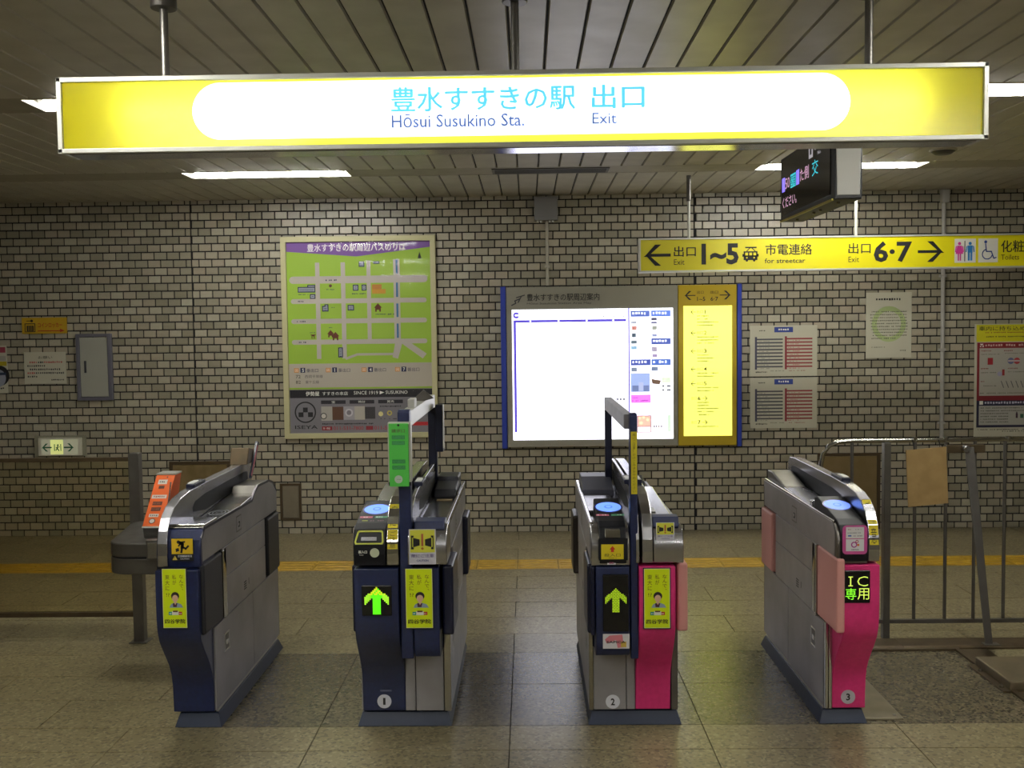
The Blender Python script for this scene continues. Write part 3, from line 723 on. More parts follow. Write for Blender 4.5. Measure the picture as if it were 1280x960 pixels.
# ---- backlit station area map with the yellow exit list
A = Sheet(627, 358, 926, 558, WY-.07); b = A
ym = WY-.07
ob = thing('station_area_map', (A.c.x, WY-.035, A.z0), 'wide backlit white station area map with yellow exit list, blue side edges', 'display board')
m = MB(); m.box((A.X(634), ym, A.z0), (A.X(847), WY, A.z1), mat('board_grey', '8f8c80', .4)); m.build('housing', ob, .004)
m = MB(); m.box((A.X(847.5), ym, A.z0), (A.X(920), WY, A.z1), mat('board_yellow', 'b39a10', .4)); m.build('housing', ob, .004)
for a_, c_ in ((627, 633.6), (920.4, 926)):
    m = MB(); m.box((A.X(a_), ym-.01, A.z0-.01), (A.X(c_), WY, A.z1+.005), mat('board_blue', '24399a', .35)); m.build('side_edge', ob, .004)
m = A.mb(); A.R(m, 641, 386, 841, 549, .003, glow('f2f3ff', MAP_GLOW)); m.build('map_sheet', ob, solid=False)
m = A.mb(); A.R(m, 854, 384, 914, 546, .003, glow('f8fa72', LIST_GLOW)); m.build('list_sheet', ob, solid=False)
m = A.mb()
A.T(m, '豊水すすきの駅周辺案内', 660, 366.5, 750, 375.5, .002, K, .006); A.T(m, 'Hōsui Susukino Station Area Map', 660, 377, 740, 380.4, .002, ink('3a3a3c'))
m.band([(A.X(641), A.Z(380.5)), (A.X(646), A.Z(378)), (A.X(645), A.Z(375)), (A.X(651), A.Z(372.5))], .010, .002, ink('3c3c40')); m.band([(A.X(647), A.Z(371)), (A.X(657), A.Z(368))], .009, .002, ink('3c3c40')); m.band([(A.X(653), A.Z(369.5)), (A.X(649), A.Z(377))], .009, .002, ink('3c3c40'))
m.build('map_heading', ob, solid=False); m = A.mb()
arrow(m, A.X(856), A.Z(371), 13*A.k, -1, .002, K, .09); m.build('arrow', ob, solid=False); m = A.mb(); arrow(m, A.X(912), A.Z(371), 13*A.k, 1, .002, K, .09); m.build('arrow', ob, solid=False); m = A.mb()
A.T(m, '出口', 871, 365.4, 879, 369, .002, K); A.T(m, '出口', 887.5, 365.4, 897, 369, .002, K); A.T(m, '1~5', 871, 373, 881, 378, .002, K, .01); A.T(m, '6·7', 887.5, 373, 897, 378, .002, K, .01)
m.build('list_heading', ob, solid=False)
# print on the lit sheets
m = A.mb(); V = glow('5a4ad0', .75); V2 = glow('4a5ab8', .7); g1 = glow('8a8a9a', .8)
A.R(m, 643, 399, 783, 402, .0036, V); A.R(m, 643, 402, 646, 539, .0036, V); A.R(m, 785.5, 386, 787, 520, .0036, V)
m.disc(A.X(646.5), A.Z(393), 4*A.k, .0036, V, 20); A.R(m, 645, 391.8, 651, 394, .004, glow('f2f3ff', MAP_GLOW))
for k_ in range(6): A.R(m, 717+k_*12.4, 395, 719+k_*12.4, 396.3, .0036, g1)
for q in ((664, 401), (699, 401), (734, 401), (767, 401)): m.disc(A.X(q[0]), A.Z(q[1]-.6), .008, .004, glow('f2f3ff', 1.6), 8)
A.R(m, 706, 500, 706.6, 538, .0036, g1)
for q in ((692, 438, 728, 439.2), (663, 499, 671, 500), (725, 516, 729, 517), (687, 419, 693, 420), (748, 440, 752, 441), (672, 527, 678, 528), (700, 456, 712, 457), (742, 470, 760, 471), (668, 514, 674, 515), (770, 497, 783, 501)): A.G(m, *q, .0036, g1, .9)
for q, hx in (((788.5, 389, 812, 396.5), '5368b4'), ((814, 389, 838, 396.5), '5a78cc'), ((814, 423.5, 838, 431), '4a5ca8'), ((788.5, 449.5, 813, 457), '4454a4'), ((814, 449.5, 838, 457), '4868b8')):
    A.R(m, *q, .0036, glow(hx, .9)); A.G(m, q[0]+2, q[1]+1.6, q[2]-5, q[3]-2.4, .004, glow('e8ecff', 1.1), .95)
for q, hx in (((789, 402.5, 796, 404.5), '8890a0'), ((790, 408, 796, 413), 'c08078'), ((790, 417, 795, 422), '485868'), ((789, 426, 796, 430), '60707c'), ((789, 433, 796, 437), '88b0d0'), ((814, 398, 821, 401), '3a3a58'), ((814, 403, 821, 405), '404070'), ((815, 408, 821, 413), 'a0a49c'), ((815, 418, 821, 421.5), '9098c0'), ((814.5, 434, 821, 440), 'a098b0'), ((815, 443, 821.5, 447), 'a090b8'), ((789, 459.5, 796, 464.5), '7c88a0'), ((814, 459, 822, 464), '7080a0')): A.R(m, *q, .0036, glow(hx, .85))
A.R(m, 788, 467, 812, 490, .0036, glow('9cb0e4', .95)); A.R(m, 790, 482, 811, 490, .004, glow('7888b8', .8)); A.R(m, 798, 478, 804, 489, .0044, glow('aab4dc', 1.0))
m.flat([(A.X(814), A.Z(474)), (A.X(826), A.Z(476)), (A.X(824), A.Z(481)), (A.X(815), A.Z(480))], .0036, glow('705848', .8)); A.R(m, 827, 472, 838, 479, .0036, glow('c8f0c0', 1.2))
for q in ((827, 482, 830, 484), (833, 482, 838, 484), (827, 487, 830, 489), (833, 487, 838, 489)): A.R(m, *q, .0036, glow('50505c', .6))
A.R(m, 788.5, 493.5, 813, 504, .0036, glow('f080f0', 1.0)); A.G(m, 790, 496.6, 801, 498, .004, glow('b040c0', .7)); A.G(m, 790, 500, 811, 502, .004, glow('a838b8', .7))
A.G(m, 816, 513.5, 838, 515, .0036, glow('60d0e8', 1.0), 1)
A.R(m, 796, 519.5, 813.5, 541, .0036, glow('a87888', .8)); A.R(m, 797, 520.5, 812.5, 533, .004, glow('e8b8a8', 1.0)); A.R(m, 797, 534, 812.5, 540, .004, glow('fff4f4', 1.8))
for q in ((799, 523, 1.8), (804, 522, 1.6), (809, 525, 2), (801, 529, 2)): m.disc(A.X(q[0]), A.Z(q[1]), q[2]*A.k, .0044, glow('f8e0b0', 1.2), 10)
A.R(m, 834, 519, 838, 540, .0036, glow('c0f0c0', 1.2)); A.G(m, 816, 532, 827, 535, .0036, glow('604858', .6)); A.G(m, 820, 538, 832, 539.2, .0036, g1)
for yq in (466.5, 492, 518): A.R(m, 788, yq, 839, yq+.5, .0036, glow('b8b0e0', 1.2))
m.build('map_print', ob, solid=False)
OL = glow('5c6a10', .3); DK = glow('20260c', .25)
def lar(x, y, d):
    m.band([(A.X(x-3*d), A.Z(y)), (A.X(x+2.6*d), A.Z(y))], .005, .0036, DK)
    for q in (-1, 1): m.band([(A.X(x+2.8*d), A.Z(y)), (A.X(x-.2*d), A.Z(y+q*2.8))], .005, .0036, DK)
for t_, y_, d_, ln in (('1', 391.5, -1, 4), ('2', 417.5, -1, 3), ('3', 440, -1, 3), ('4', 462.5, -1, 2), ('5', 480.5, -1, 2), ('6', 499, 1, 5), ('7', 529, 1, 1)):
    m = A.mb()
    if d_ < 0: lar(866, y_, -1); A.T(m, '出口', 870.5, y_-2, 878, y_+1.6, .0036, OL); A.T(m, t_, 880.2 if t_ == '1' else 879, y_-2.6, 881.2 if t_ == '1' else 882.6, y_+2.4, .0036, DK, .012)
    else: A.T(m, '出口', 863.5, y_-2, 870, y_+1.6, .0036, OL); A.T(m, t_, 871.3, y_-2.6, 875, y_+2.4, .0036, DK, .02); lar(880.5, y_, 1)
    for k_ in range(ln): A.G(m, 871, y_+4.2+k_*3.8, 885+random.choice((0, 0, 6, 12)), y_+6+k_*3.8, .0036, OL, .9)
    m.build('exit_entry', ob, solid=False)

# ---- notices and small posters
def paper(px, label, cat='notice', name='notice', y=WY-.006, hx='b9b6a4', grp=None, th=.005):
    S_ = Sheet(*px, y); o_ = thing(name, (S_.c.x, y+.002, S_.z0), label, cat, grp)
    m_ = MB(); m_.box((S_.x0, y, S_.z0), (S_.x1, y+th, S_.z1), ink(hx)); m_.build('sheet', o_); return S_, o_, S_.mb()
for (y0_, y1_, lab) in ((407, 470, 'upper white timetable with dark and red columns'), (472, 535, 'lower white timetable with dark and red columns')):
    S_, o_, m = paper((938, y0_, 1021, y1_), lab+', right of the station map', 'timetable', 'timetable')
    o_['group'] = 'paired timetables'
    k_ = y0_
    S_.R(m, 968, k_+2, 991, k_+8.5, .0006, ink('2c3f8c')); S_.G(m, 973, k_+3.8, 986, k_+6.4, .001, KW, 1)
    S_.R(m, 944, k_+14, 946.6, k_+54.5, .0006, ink('45455a')); S_.R(m, 981, k_+13.5, 983.6, k_+54.5, .0006, ink('8a2c38'))
    for q in range(9):
        S_.R(m, 946.6, k_+16.2+q*4.25, 978.5, k_+18+q*4.25, .0006, ink('4a4a52')); S_.R(m, 983.6, k_+15.7+q*4.3, 1015, k_+17.5+q*4.3, .0006, ink('8c3036'))
        S_.G(m, 948, k_+18.6+q*4.25, 962, k_+20+q*4.25, .0007, ink('8a8a80'), .6); S_.G(m, 985, k_+18.1+q*4.3, 1000, k_+19.5+q*4.3, .0007, ink('b06a60'), .6)
    S_.G(m, 948, k_+5.6, 957, k_+7, .0006, K); S_.G(m, 945, k_+56.8, 959, k_+58.6, .0006, K, 1); S_.G(m, 963, k_+55.8, 980, k_+57, .0006, ink('77766e')); S_.G(m, 986, k_+55.6, 1006, k_+57, .0006, ink('99706a'))
    m.build('printed_table', o_, solid=False)
S_, o_, m = paper((1083, 366, 1139, 447), 'white text notice with a pale green ring behind the lines')
cx_, cz_ = S_.X(1111), S_.Z(405)
m.ring([(cx_+21*S_.k*math.cos(a), cz_+22*S_.k*math.sin(a)) for a in [i*math.pi/16 for i in range(32)]], [(cx_+15*S_.k*math.cos(a), cz_+16*S_.k*math.sin(a)) for a in [i*math.pi/16 for i in range(32)]], 'z', .0004, .0006, ink('a3b37a'))
S_.G(m, 1095, 373, 1126, 376, .001, K, 1)
for q in range(10): S_.G(m, 1088+random.choice((0, 1)), 389+q*3.65, 1134 if q < 9 else 1122, 390.6+q*3.65, .001, ink('55564a'), .92)
S_.G(m, 1090, 433, 1106, 434.3, .001, ink('66665c')); S_.G(m, 1123, 437, 1132, 438.8, .001, ink('66665c'))
m.build('printed_text', o_, solid=False)
# right poster, running out of the picture
S_, o_, m = paper((1219, 405, 1352, 545), 'poster with yellow heading and red box of banned items, right edge', 'poster', 'poster')
S_.R(m, 1221, 406, 1350, 427, .0006, ink('c9c21c')); S_.T(m, '車内に持ち込めない危険品', 1224, 408, 1322, 413.5, .001, ink('2c2c20'), .006)
S_.G(m, 1232, 415, 1340, 416.6, .001, ink('8a4a20')); S_.G(m, 1233, 420, 1330, 421.8, .001, ink('55501c'))
S_.R(m, 1222, 428, 1350, 500, .0006, ink('7c1c26')); S_.R(m, 1225, 435, 1348, 494, .001, ink('a7a49a'))
S_.R(m, 1225.5, 429.5, 1230, 433.5, .0012, KW); m.band([(S_.X(1226), S_.Z(431)), (S_.X(1227.5), S_.Z(433)), (S_.X(1230), S_.Z(430))], .008, .0014, ink('7c1c26')); S_.G(m, 1232, 430, 1345, 433, .0012, ink('c8a8a4'), .95)
for q in ((1227, 437.5, 1240, 439), (1255, 437.5, 1266, 439), (1227, 459.5, 1236, 461), (1260, 459.5, 1272, 461), (1227, 475.5, 1232, 477)): S_.G(m, *q, .0014, ink('7c2c30'), 1)
for q in ((1227, 442, 1250, 443.2), (1256, 441, 1300, 442.2), (1227, 464.5, 1246, 466), (1260, 464, 1300, 465.2), (1227, 481, 1246, 482.4), (1226, 490, 1340, 491.6)): S_.G(m, *q, .0014, ink('6a6a62'), .9)
S_.R(m, 1235, 447, 1241.5, 455.5, .0014, ink('9c2830')); S_.R(m, 1253, 461.5, 1256, 469, .0014, ink('8c2428')); m.disc(S_.X(1250), S_.Z(467), .02, .0014, ink('9a98b4'))
m.disc(S_.X(1263.5), S_.Z(451), .027, .0014, ink('5f6288')); m.disc(S_.X(1271), S_.Z(451), .027, .0014, ink('a8343a')); S_.R(m, 1260, 450, 1275, 452, .0018, ink('b8a8a8'))
for q in range(6): m.band([(S_.X(1252+q*6), S_.Z(476)), (S_.X(1255+q*6), S_.Z(484))], .006, .0014, ink('4a4a50'))
S_.R(m, 1222, 500, 1350, 533.5, .0006, ink('20203c')); S_.R(m, 1225, 506.5, 1348, 530.5, .001, ink('a9a7a0')); S_.R(m, 1225.5, 500.5, 1230, 505, .0012, KW); S_.G(m, 1232, 501.2, 1345, 504.4, .0012, ink('b8b8cc'), .95)
for q in range(6): S_.G(m, 1227, 508.5+q*3.5, 1262 if q > 1 else 1340, 510+q*3.5, .0014, ink('55554e'), .9)
m.flat([(S_.X(1270.5), S_.Z(522)), (S_.X(1273), S_.Z(522)), (S_.X(1273), S_.Z(517)), (S_.X(1272), S_.Z(514)), (S_.X(1271.3), S_.Z(514)), (S_.X(1270.5), S_.Z(517))], .0014, ink('3c1c34')); S_.R(m, 1276, 517, 1280, 522, .0014, ink('2c5a44'))
S_.G(m, 1224, 535.5, 1300, 536.8, .0006, K); S_.G(m, 1254, 537.6, 1320, 539, .0006, K)
m.build('printed_sheet', o_, solid=False)
# left edge items
S_, o_, m = paper((-46, 432, 9.5, 492), 'narrow poster at the left edge with face print and yellow band', 'poster', 'poster')
S_.R(m, -44, 434, 8, 441, .0006, ink('94384a')); S_.R(m, -44, 445, 8, 451, .0006, ink('a09c94')); S_.R(m, -44, 452, 9, 457.5, .0006, ink('a89a1c'))
m.disc(S_.X(-1), S_.Z(470), 13*S_.k, .0006, K, 24); m.disc(S_.X(-2), S_.Z(473), 9.5*S_.k, .001, ink('8c90a0'), 24, 11*S_.k); S_.P(m, [(-12, 466), (8, 466), (8, 469), (-12, 470)], .0014, ink('20304a')); S_.R(m, -44, 484, 9, 488, .001, ink('b9b6a4')); S_.G(m, -40, 484.6, 6, 487, .0014, K)
m.build('printed_sheet', o_, solid=False)
S_, o_, m = paper((27, 397, 83.5, 417), 'small yellow coin locker sign with a red arrow', 'sign', 'locker_sign', WY-.012, 'b8941a', None, .011)
S_.R(m, 30.5, 404, 44, 415, .0006, K); S_.R(m, 31.5, 405, 43, 414.2, .001, ink('b8941a')); S_.R(m, 33, 407, 42, 414, .0014, K)
for q in range(3): S_.R(m, 35+q*2.2, 407.5, 35.5+q*2.2, 413.4, .0018, ink('b8941a'))
S_.R(m, 33, 400.6, 39, 401.4, .0006, K); m.disc(S_.X(39.6), S_.Z(401), .012, .0006, K, 10)
S_.T(m, 'コインロッカー', 47.5, 403.5, 78, 409.5, .0006, ink('a3311c'), .02); S_.R(m, 47, 413, 77, 414.2, .0006, ink('a3311c')); S_.P(m, [(75, 410.8), (81, 413.6), (75, 415.6)], .0006, ink('a3311c'))
m.build('lettering', o_, solid=False)
S_, o_, m = paper((30, 440, 83, 480), 'white request notice with red and black lines under the coin locker sign')
S_.T(m, 'お願い', 48, 445, 66, 448.5, .0006, K)
RD = ink('b04a48')
for q, (a_, c_, r_) in enumerate(((37, 80, 1), (34, 57, 0), (37, 77, 0), (34, 80, 0), (34, 47, 0))): S_.G(m, a_, 451.5+q*4.5, c_, 454+q*4.5, .0006, ink('35343a'), .97)
S_.R(m, 36, 451, 47, 454.5, .001, ink('b9b6a4')); S_.G(m, 37, 451.5, 46, 454, .0014, RD, 1); S_.R(m, 55, 451, 80.5, 454.5, .001, ink('b9b6a4')); S_.G(m, 55.5, 451.5, 80, 454, .0014, RD, 1)
S_.R(m, 33.5, 464.6, 43, 468, .001, ink('b9b6a4')); S_.G(m, 34, 465, 43, 467.5, .0014, RD, 1); S_.G(m, 64, 474, 80, 476, .0006, K, 1)
m.build('lettering', o_, solid=False)
# steel wall cabinet
C_ = Sheet(95, 417, 140, 501, WY-.03)
ob = thing('wall_cabinet', (C_.c.x, WY-.015, C_.z0), 'shallow grey metal cabinet with one door on the left wall part', 'cabinet')
m = MB(); m.ring([(C_.x0, C_.z0), (C_.x1, C_.z0), (C_.x1, C_.z1), (C_.x0, C_.z1)], [(C_.x0+.03, C_.z0+.03), (C_.x1-.035, C_.z0+.03), (C_.x1-.035, C_.z1-.028), (C_.x0+.03, C_.z1-.028)], 'y', WY-.03, WY, mat('cabinet_frame', '6b6a76', .4, .3)); m.build('body', ob, .003)
m = MB(); m.box((C_.x0+.033, WY-.024, C_.z0+.033), (C_.x1-.038, WY-.002, C_.z1-.031), mat('cabinet_door', '9a9a90', .4)); d_ = m.build('door', ob, .002)
m = MB(); m.box((C_.X(105), WY-.03, C_.Z(466)), (C_.X(107.5), WY-.023, C_.Z(451)), M_DGREY); m.build('handle', d_, .001)
# emergency exit light
E_ = Sheet(47, 547, 102, 570, WY-.05)
ob = thing('emergency_exit_light', (E_.c.x, WY-.025, E_.z0), 'small lit emergency exit sign with green arrows and figure, low on wall', 'exit light')
m = MB(); m.box((E_.X(41), WY-.03, E_.Z(571)), (E_.X(106), WY, E_.Z(545)), mat('clear_guard_plate', '8c8a78', .25)); m.build('back_plate', ob, .003)
m = MB(); m.box((E_.x0, WY-.049, E_.z0), (E_.x1, WY-.02, E_.z1), mat('light_housing', 'c4c1b0', .4)); m.build('housing', ob, .004)
m = E_.mb(); E_.R(m, 51, 549, 98, 568.5, .0008, glow('a8a890', .35)); E_.R(m, 63, 549.5, 79, 568, .0012, glow('d8e08c', .55)); m.build('lit_panel', ob, solid=False)
m = E_.mb(); GN = ink('14603c')
arrow(m, E_.X(52.5), E_.Z(559.3), 12*E_.k, -1, .0016, GN, .16); arrow(m, E_.X(92), E_.Z(559.3), 12*E_.k, 1, .0016, GN, .16)
for q in ((67.5, 555, 68.6, 563.8), (75.6, 555, 76.6, 563.8)): E_.R(m, *q, .0016, GN)
m.disc(E_.X(72.4), E_.Z(556.4), .008, .0016, GN, 10); m.band([(E_.X(72), E_.Z(558)), (E_.X(71.5), E_.Z(560.4)), (E_.X(73.6), E_.Z(563.4))], .009, .0016, GN); m.band([(E_.X(71.5), E_.Z(560.4)), (E_.X(69.8), E_.Z(563))], .008, .0016, GN); m.band([(E_.X(70), E_.Z(559.6)), (E_.X(74.6), E_.Z(558.6))], .006, .0016, GN)
m.build('pictogram', ob, solid=False)
# junction box, conduit, right conduit
J = Sheet(668, 246, 697, 275, WY-.07)
ob = thing('junction_box', (J.c.x, WY-.035, J.z0), 'square grey junction box under the ceiling above the station map', 'junction box')
m = MB(); m.box((J.x0, WY-.07, J.z0), (J.x1, WY, J.z1), mat('box_grey', '7f7e80', .45)); m.build('body', ob, .004)
for q in (672, 676, 687, 691): m = MB(); m.tube([(J.X(q), WY-.04, J.z0-.014), (J.X(q), WY-.04, J.z0+.001)], .009, M_WHITE, 8); m.build('gland', ob, smooth=40)
def conduit(px, py0, py1, r, label, mt):
    a_, c_ = onY(px, py0, WY-r), onY(px, py1, WY-r)
    o_ = thing('conduit', (a_.x, WY-r, c_.z), label, 'conduit'); m_ = MB(); m_.tube([(a_.x, WY-r, c_.z), (a_.x, WY-r, a_.z)], r, mt, 12); m_.build('pipe', o_, smooth=40)
    z_ = c_.z+.15
    while z_ < a_.z-.05: m_ = MB(); m_.box((a_.x-r*1.7, WY-.006, z_), (a_.x+r*1.7, WY, z_+.02), mt); m_.box((a_.x-r*1.25, WY-2*r-.003, z_), (a_.x+r*1.25, WY-.004, z_+.02), mt); m_.build('clip', o_); z_ += .62
    return o_, a_, c_
conduit(683.5, 276.5, 357, .013, 'thin cream conduit from the junction box to the station map', mat('conduit_cream', 'a6a294', .4))
o_, a_, c_ = conduit(1180, 252, 552, .017, 'long pale vertical conduit right of the green ring notice', mat('conduit_grey', 'a3a19c', .4))
m = MB(); m.box((a_.x-.028, WY-.06, a_.z-.01), (a_.x+.032, WY, CEIL_Z-.004), mat('conduit_grey')); m.build('top_box', o_, .003)
# low hatches in the wall
for px, hx, lab in (((212, 576, 289, 662), '85724f', 'low bronze hatch in the wall behind the first gate on the left'), ((350, 604, 377, 651), '7d7565', 'small grey wall hatch just right of the first gate on the left'), ((1022, 566, 1100, 662), '7c6a48', 'low bronze hatch in the wall behind the steel rail fence')):
    H = Sheet(*px, WY-.012); ob = thing('wall_hatch', (H.c.x, WY-.006, H.z0), lab, 'hatch'); mt = noisy('hatch_'+hx, hx, '74643f' if hx[1] != 'd' else '746c5c', 9., .45, .3)
    f = .02 if px[2]-px[0] < 40 else .026
    m = MB(); m.ring([(H.x0, H.z0), (H.x1, H.z0), (H.x1, H.z1), (H.x0, H.z1)], [(H.x0+f, H.z0+f), (H.x1-f, H.z0+f), (H.x1-f, H.z1-f), (H.x0+f, H.z1-f)], 'y', WY-.016, WY, mat('hatch_frame', '4a3c28', .5, .3)); m.build('frame', ob, .002)
    m = MB(); m.box((H.x0+f+.002, WY-.01, H.z0+f+.002), (H.x1-f-.002, WY, H.z1-f-.002), mt); m.build('panel', ob, .001)
# ================================================================ TICKET GATES
YF, YBk = 4.255, 5.36          # body front and back
S_PROF = [(4.30, .072), (4.258, .072), (4.256, .12), (4.252, .19), (4.240, .245), (4.214, .295), (4.180, .34), (4.145, .385), (4.113, .43), (4.096, .475), (4.09, .53), (4.088, .60), (4.09, .738), (4.30, .738)]
def plinth(g, a, b):
    m = MB(); y0, y1 = 4.262, 5.365; i = .03
    m.add([(a, y0, 0), (b, y0, 0), (b, y1, 0), (a, y1, 0), (a+i*.6, y0+i*.8, .058), (b-i*.6, y0+i*.8, .058), (b-i*.6, y1-i, .058), (a+i*.6, y1-i, .058)],
          [(0, 3, 2, 1), (4, 5, 6, 7), (0, 1, 5, 4), (1, 2, 6, 5), (2, 3, 7, 6), (3, 0, 4, 7)], M_SKIRT)
    p = m.build('plinth', g, .003)
    m = MB(); m.box((a+.024, y0+.035, .056), (b-.024, y1-.035, .0685), M_ALU); m.build('plinth_trim', p)
def body(g, a, b, hump, front_z=.885):
    m = MB(); m.box((a+.008, YF+.02, .066), (b-.008, YBk-.005, .872), mat('seam_black', '0c0c10', .8)); core = m.build('cabinet', g)
    for sd, x, d in ((-1, a, -1), (1, b, 1)):
        xi = x-d*.009
        def pan(nm, pts, mt=M_STEELD, t=0.):
            q = MB(); q.prism(pts, 'x', xi, x+d*t, mt); return q.build(nm, g, .0015)
        top = [(4.135, .765), (5.372, .765), (5.376, .872)]
        top += [(5.30, .93), (5.22, .95), (5.02, .955), (4.96, .935), (4.90, .898)] if hump else [(5.372, .90)]
        top += [(4.17, .905), (4.13, .87)]
        q = MB(); q.prism(top, 'x', x-d*.012, x, M_STEELD); up = q.build('side_panel', g, .0015)
        if hump:
            tp_ = [(4.135, .872), (4.17, .907), (4.90, .900), (4.96, .937), (5.02, .957), (5.22, .952), (5.30, .932), (5.376, .874)]
            q = MB(); q.prism(tp_+[(y_, z_-.012) for y_, z_ in reversed(tp_)], 'x', x-d*.002, x+d*.0012, M_NAVYD); q.build('edge_trim', g)
        q = MB(); F = frame((x+d*.0006, 4.62 if d > 0 else 4.80, .79), (0, d, 0), (0, 0, 1)); q.F = F
        q.rect(0, 0, .085, .075, 0, M_STEELM); q.rect(.006, .006, .079, .069, .0006, M_STEELD); q.rect(.03, .02, .06, .045, .001, K); q.rect(.036, .026, .045, .04, .0014, KW); q.build('latch_plate', g, solid=False)
        pan('side_panel', [(4.46, .625), (5.12, .625), (5.12, .761), (4.40, .761)])
        pan('side_panel', [(4.46, .446), (5.12, .446), (5.12, .621), (4.46, .621)])
        pan('access_door', [(YF+.012, .074), (4.866, .074), (4.866, .442), (YF+.012, .442)])
        pan('access_door', [(4.871, .074), (YBk, .074), (YBk, .442), (4.871, .442)])
        pan('corner_strip', [(4.425, .446), (4.456, .446), (4.456, .757), (4.425, .757)], M_STEELP)
        q = MB(); q.F = frame((x+d*.0006, 4.72, .49), (0, d, 0), (0, 0, 1)); 
        for k in range(4): q.rect(0, k*.011, .045, k*.011+.006, 0, K)
        q.rect(.08, .01, .088, .04, 0, K); q.build('print_mark', g, solid=False)
        q = MB(); q.F = frame((x+d*.0006, 4.40 if d > 0 else 4.47, .29), (0, d, 0), (0, 0, 1)); q.rect(0, 0, .07, .085, 0, M_STEELP); q.rect(.008, .008, .062, .077, .0006, M_STEELM); q.rect(.02, .03, .05, .05, .001, M_STEELP); q.build('latch_plate', g, solid=False)
    m = MB(); m.box((a+.012, 4.30, .872), (b-.012, YBk-.01, .882), M_STEEL); m.build('top_plate', g, .002)
    m = MB(); m.box((a, YBk-.006, .074), (b, YBk+.012, .872), M_STEELM); m.build('rear_panel', g, .004)
def pad(g, x, d, y0, y1, z0, z1, mt, proud=.026):
    m = MB(); m.box((x-d*.02, y0, z0), (x+d*proud, y1, z1), mt); m.build('bumper_pad', g, .011, seg=3)
def arch(g, a, b, mt=M_STEEL, strip=None):
    out = [(4.30, .752), (4.098, .752), (4.095, .80), (4.098, .85), (4.112, .90), (4.145, .95), (4.20, .988), (4.28, 1.012), (4.40, 1.026), (4.60, 1.032), (5.25, 1.036), (5.34, 1.03), (5.375, 1.0), (5.385, .94), (5.385, .86), (4.9, .86), (4.5, .86), (4.30, .86)]
    m = MB(); m.prism(out, 'x', a, b, mt); p = m.build('arch_rail', g, .0025)
    m = MB(); m.box(((a+b)/2-.02, 4.46, 1.026), ((a+b)/2+.02, 4.62, 1.046), M_NAVYD); m.box(((a+b)/2-.014, 4.465, 1.044), ((a+b)/2+.014, 4.55, 1.052), M_WHITE); m.build('sensor_cap', p, .004)
    for xs, dd_ in ((a, -1), (b, 1)):
        q = MB(); q.prism([(4.43, .925), (4.425, .945), (4.46, .968), (4.60, .982), (5.25, .992), (5.30, .985), (5.31, .945), (5.0, .918), (4.6, .905)], 'x', xs-dd_*.01, xs+dd_*.0008, M_BLACK); q.build('hand_slot', p)
    if strip:
        for (ya, za), (yb, zb), t in (((4.096, .80+.02), (4.11, .90), strip[1]), ((4.113, .905), (4.20, .99), strip[0])):
            v = Vector((0, yb-ya, zb-za)); q = MB(frame(((a+b)/2, ya, za), (1, 0, 0), v)); w2 = (b-a)/2-.004
            q.rect(-w2, 0, w2, v.length, .0022, ink('d3c21c')); q.vtext(t, -w2*.7, .004, w2*.7, v.length-.004, .0028, ink('3c3408'), .02); q.build('warning_strip', p, solid=False)
    return p
def reader(g, a, b, mt_top=M_BLACK, rim=None, label=None, glow_hex='6f9cf5', stickers=True):
    prof = [(4.30, .752), (4.092, .752), (4.086, .80), (4.088, .84), (4.12, .90), (4.165, .918), (4.43, .968), (4.47, .96), (4.50, .885), (4.30, .86)]
    m = MB(); m.prism(prof, 'x', a, b, mt_top); p = m.build('card_reader', g, .004)
    v = Vector((0, .265, .05)).normalized(); m = MB(frame(((a+b)/2, 4.165, .918), (1, 0, 0), v))
    m.disc(0, .16, .062, .0008, mat('touch_rim', '1a2a8c', .3), 36, .066); m.disc(0, .16, .055, .0014, glow(glow_hex, .95), 36, .058); m.disc(0, .16, .018, .002, glow('4a7ae0', .8), 20, .02); m.disc(0, .16, .012, .0024, glow(glow_hex, .95), 20, .013)
    o = m.build('touch_area', p, solid=False); o['label'] = 'glowing blue card touch area'
    if stickers:
        m = MB(frame(((a+b)/2, 4.165, .918), (1, 0, 0), v)); m.rect(-.06, .055, -.005, .075, .0008, ink('c4607c')); m.rect(.005, .055, .06, .075, .0008, ink('4f9c74'))
        m.greek(-.055, .06, -.01, .07, .0012, KW); m.greek(.01, .06, .055, .07, .0012, KW); m.build('sticker', p, solid=False)
    return p
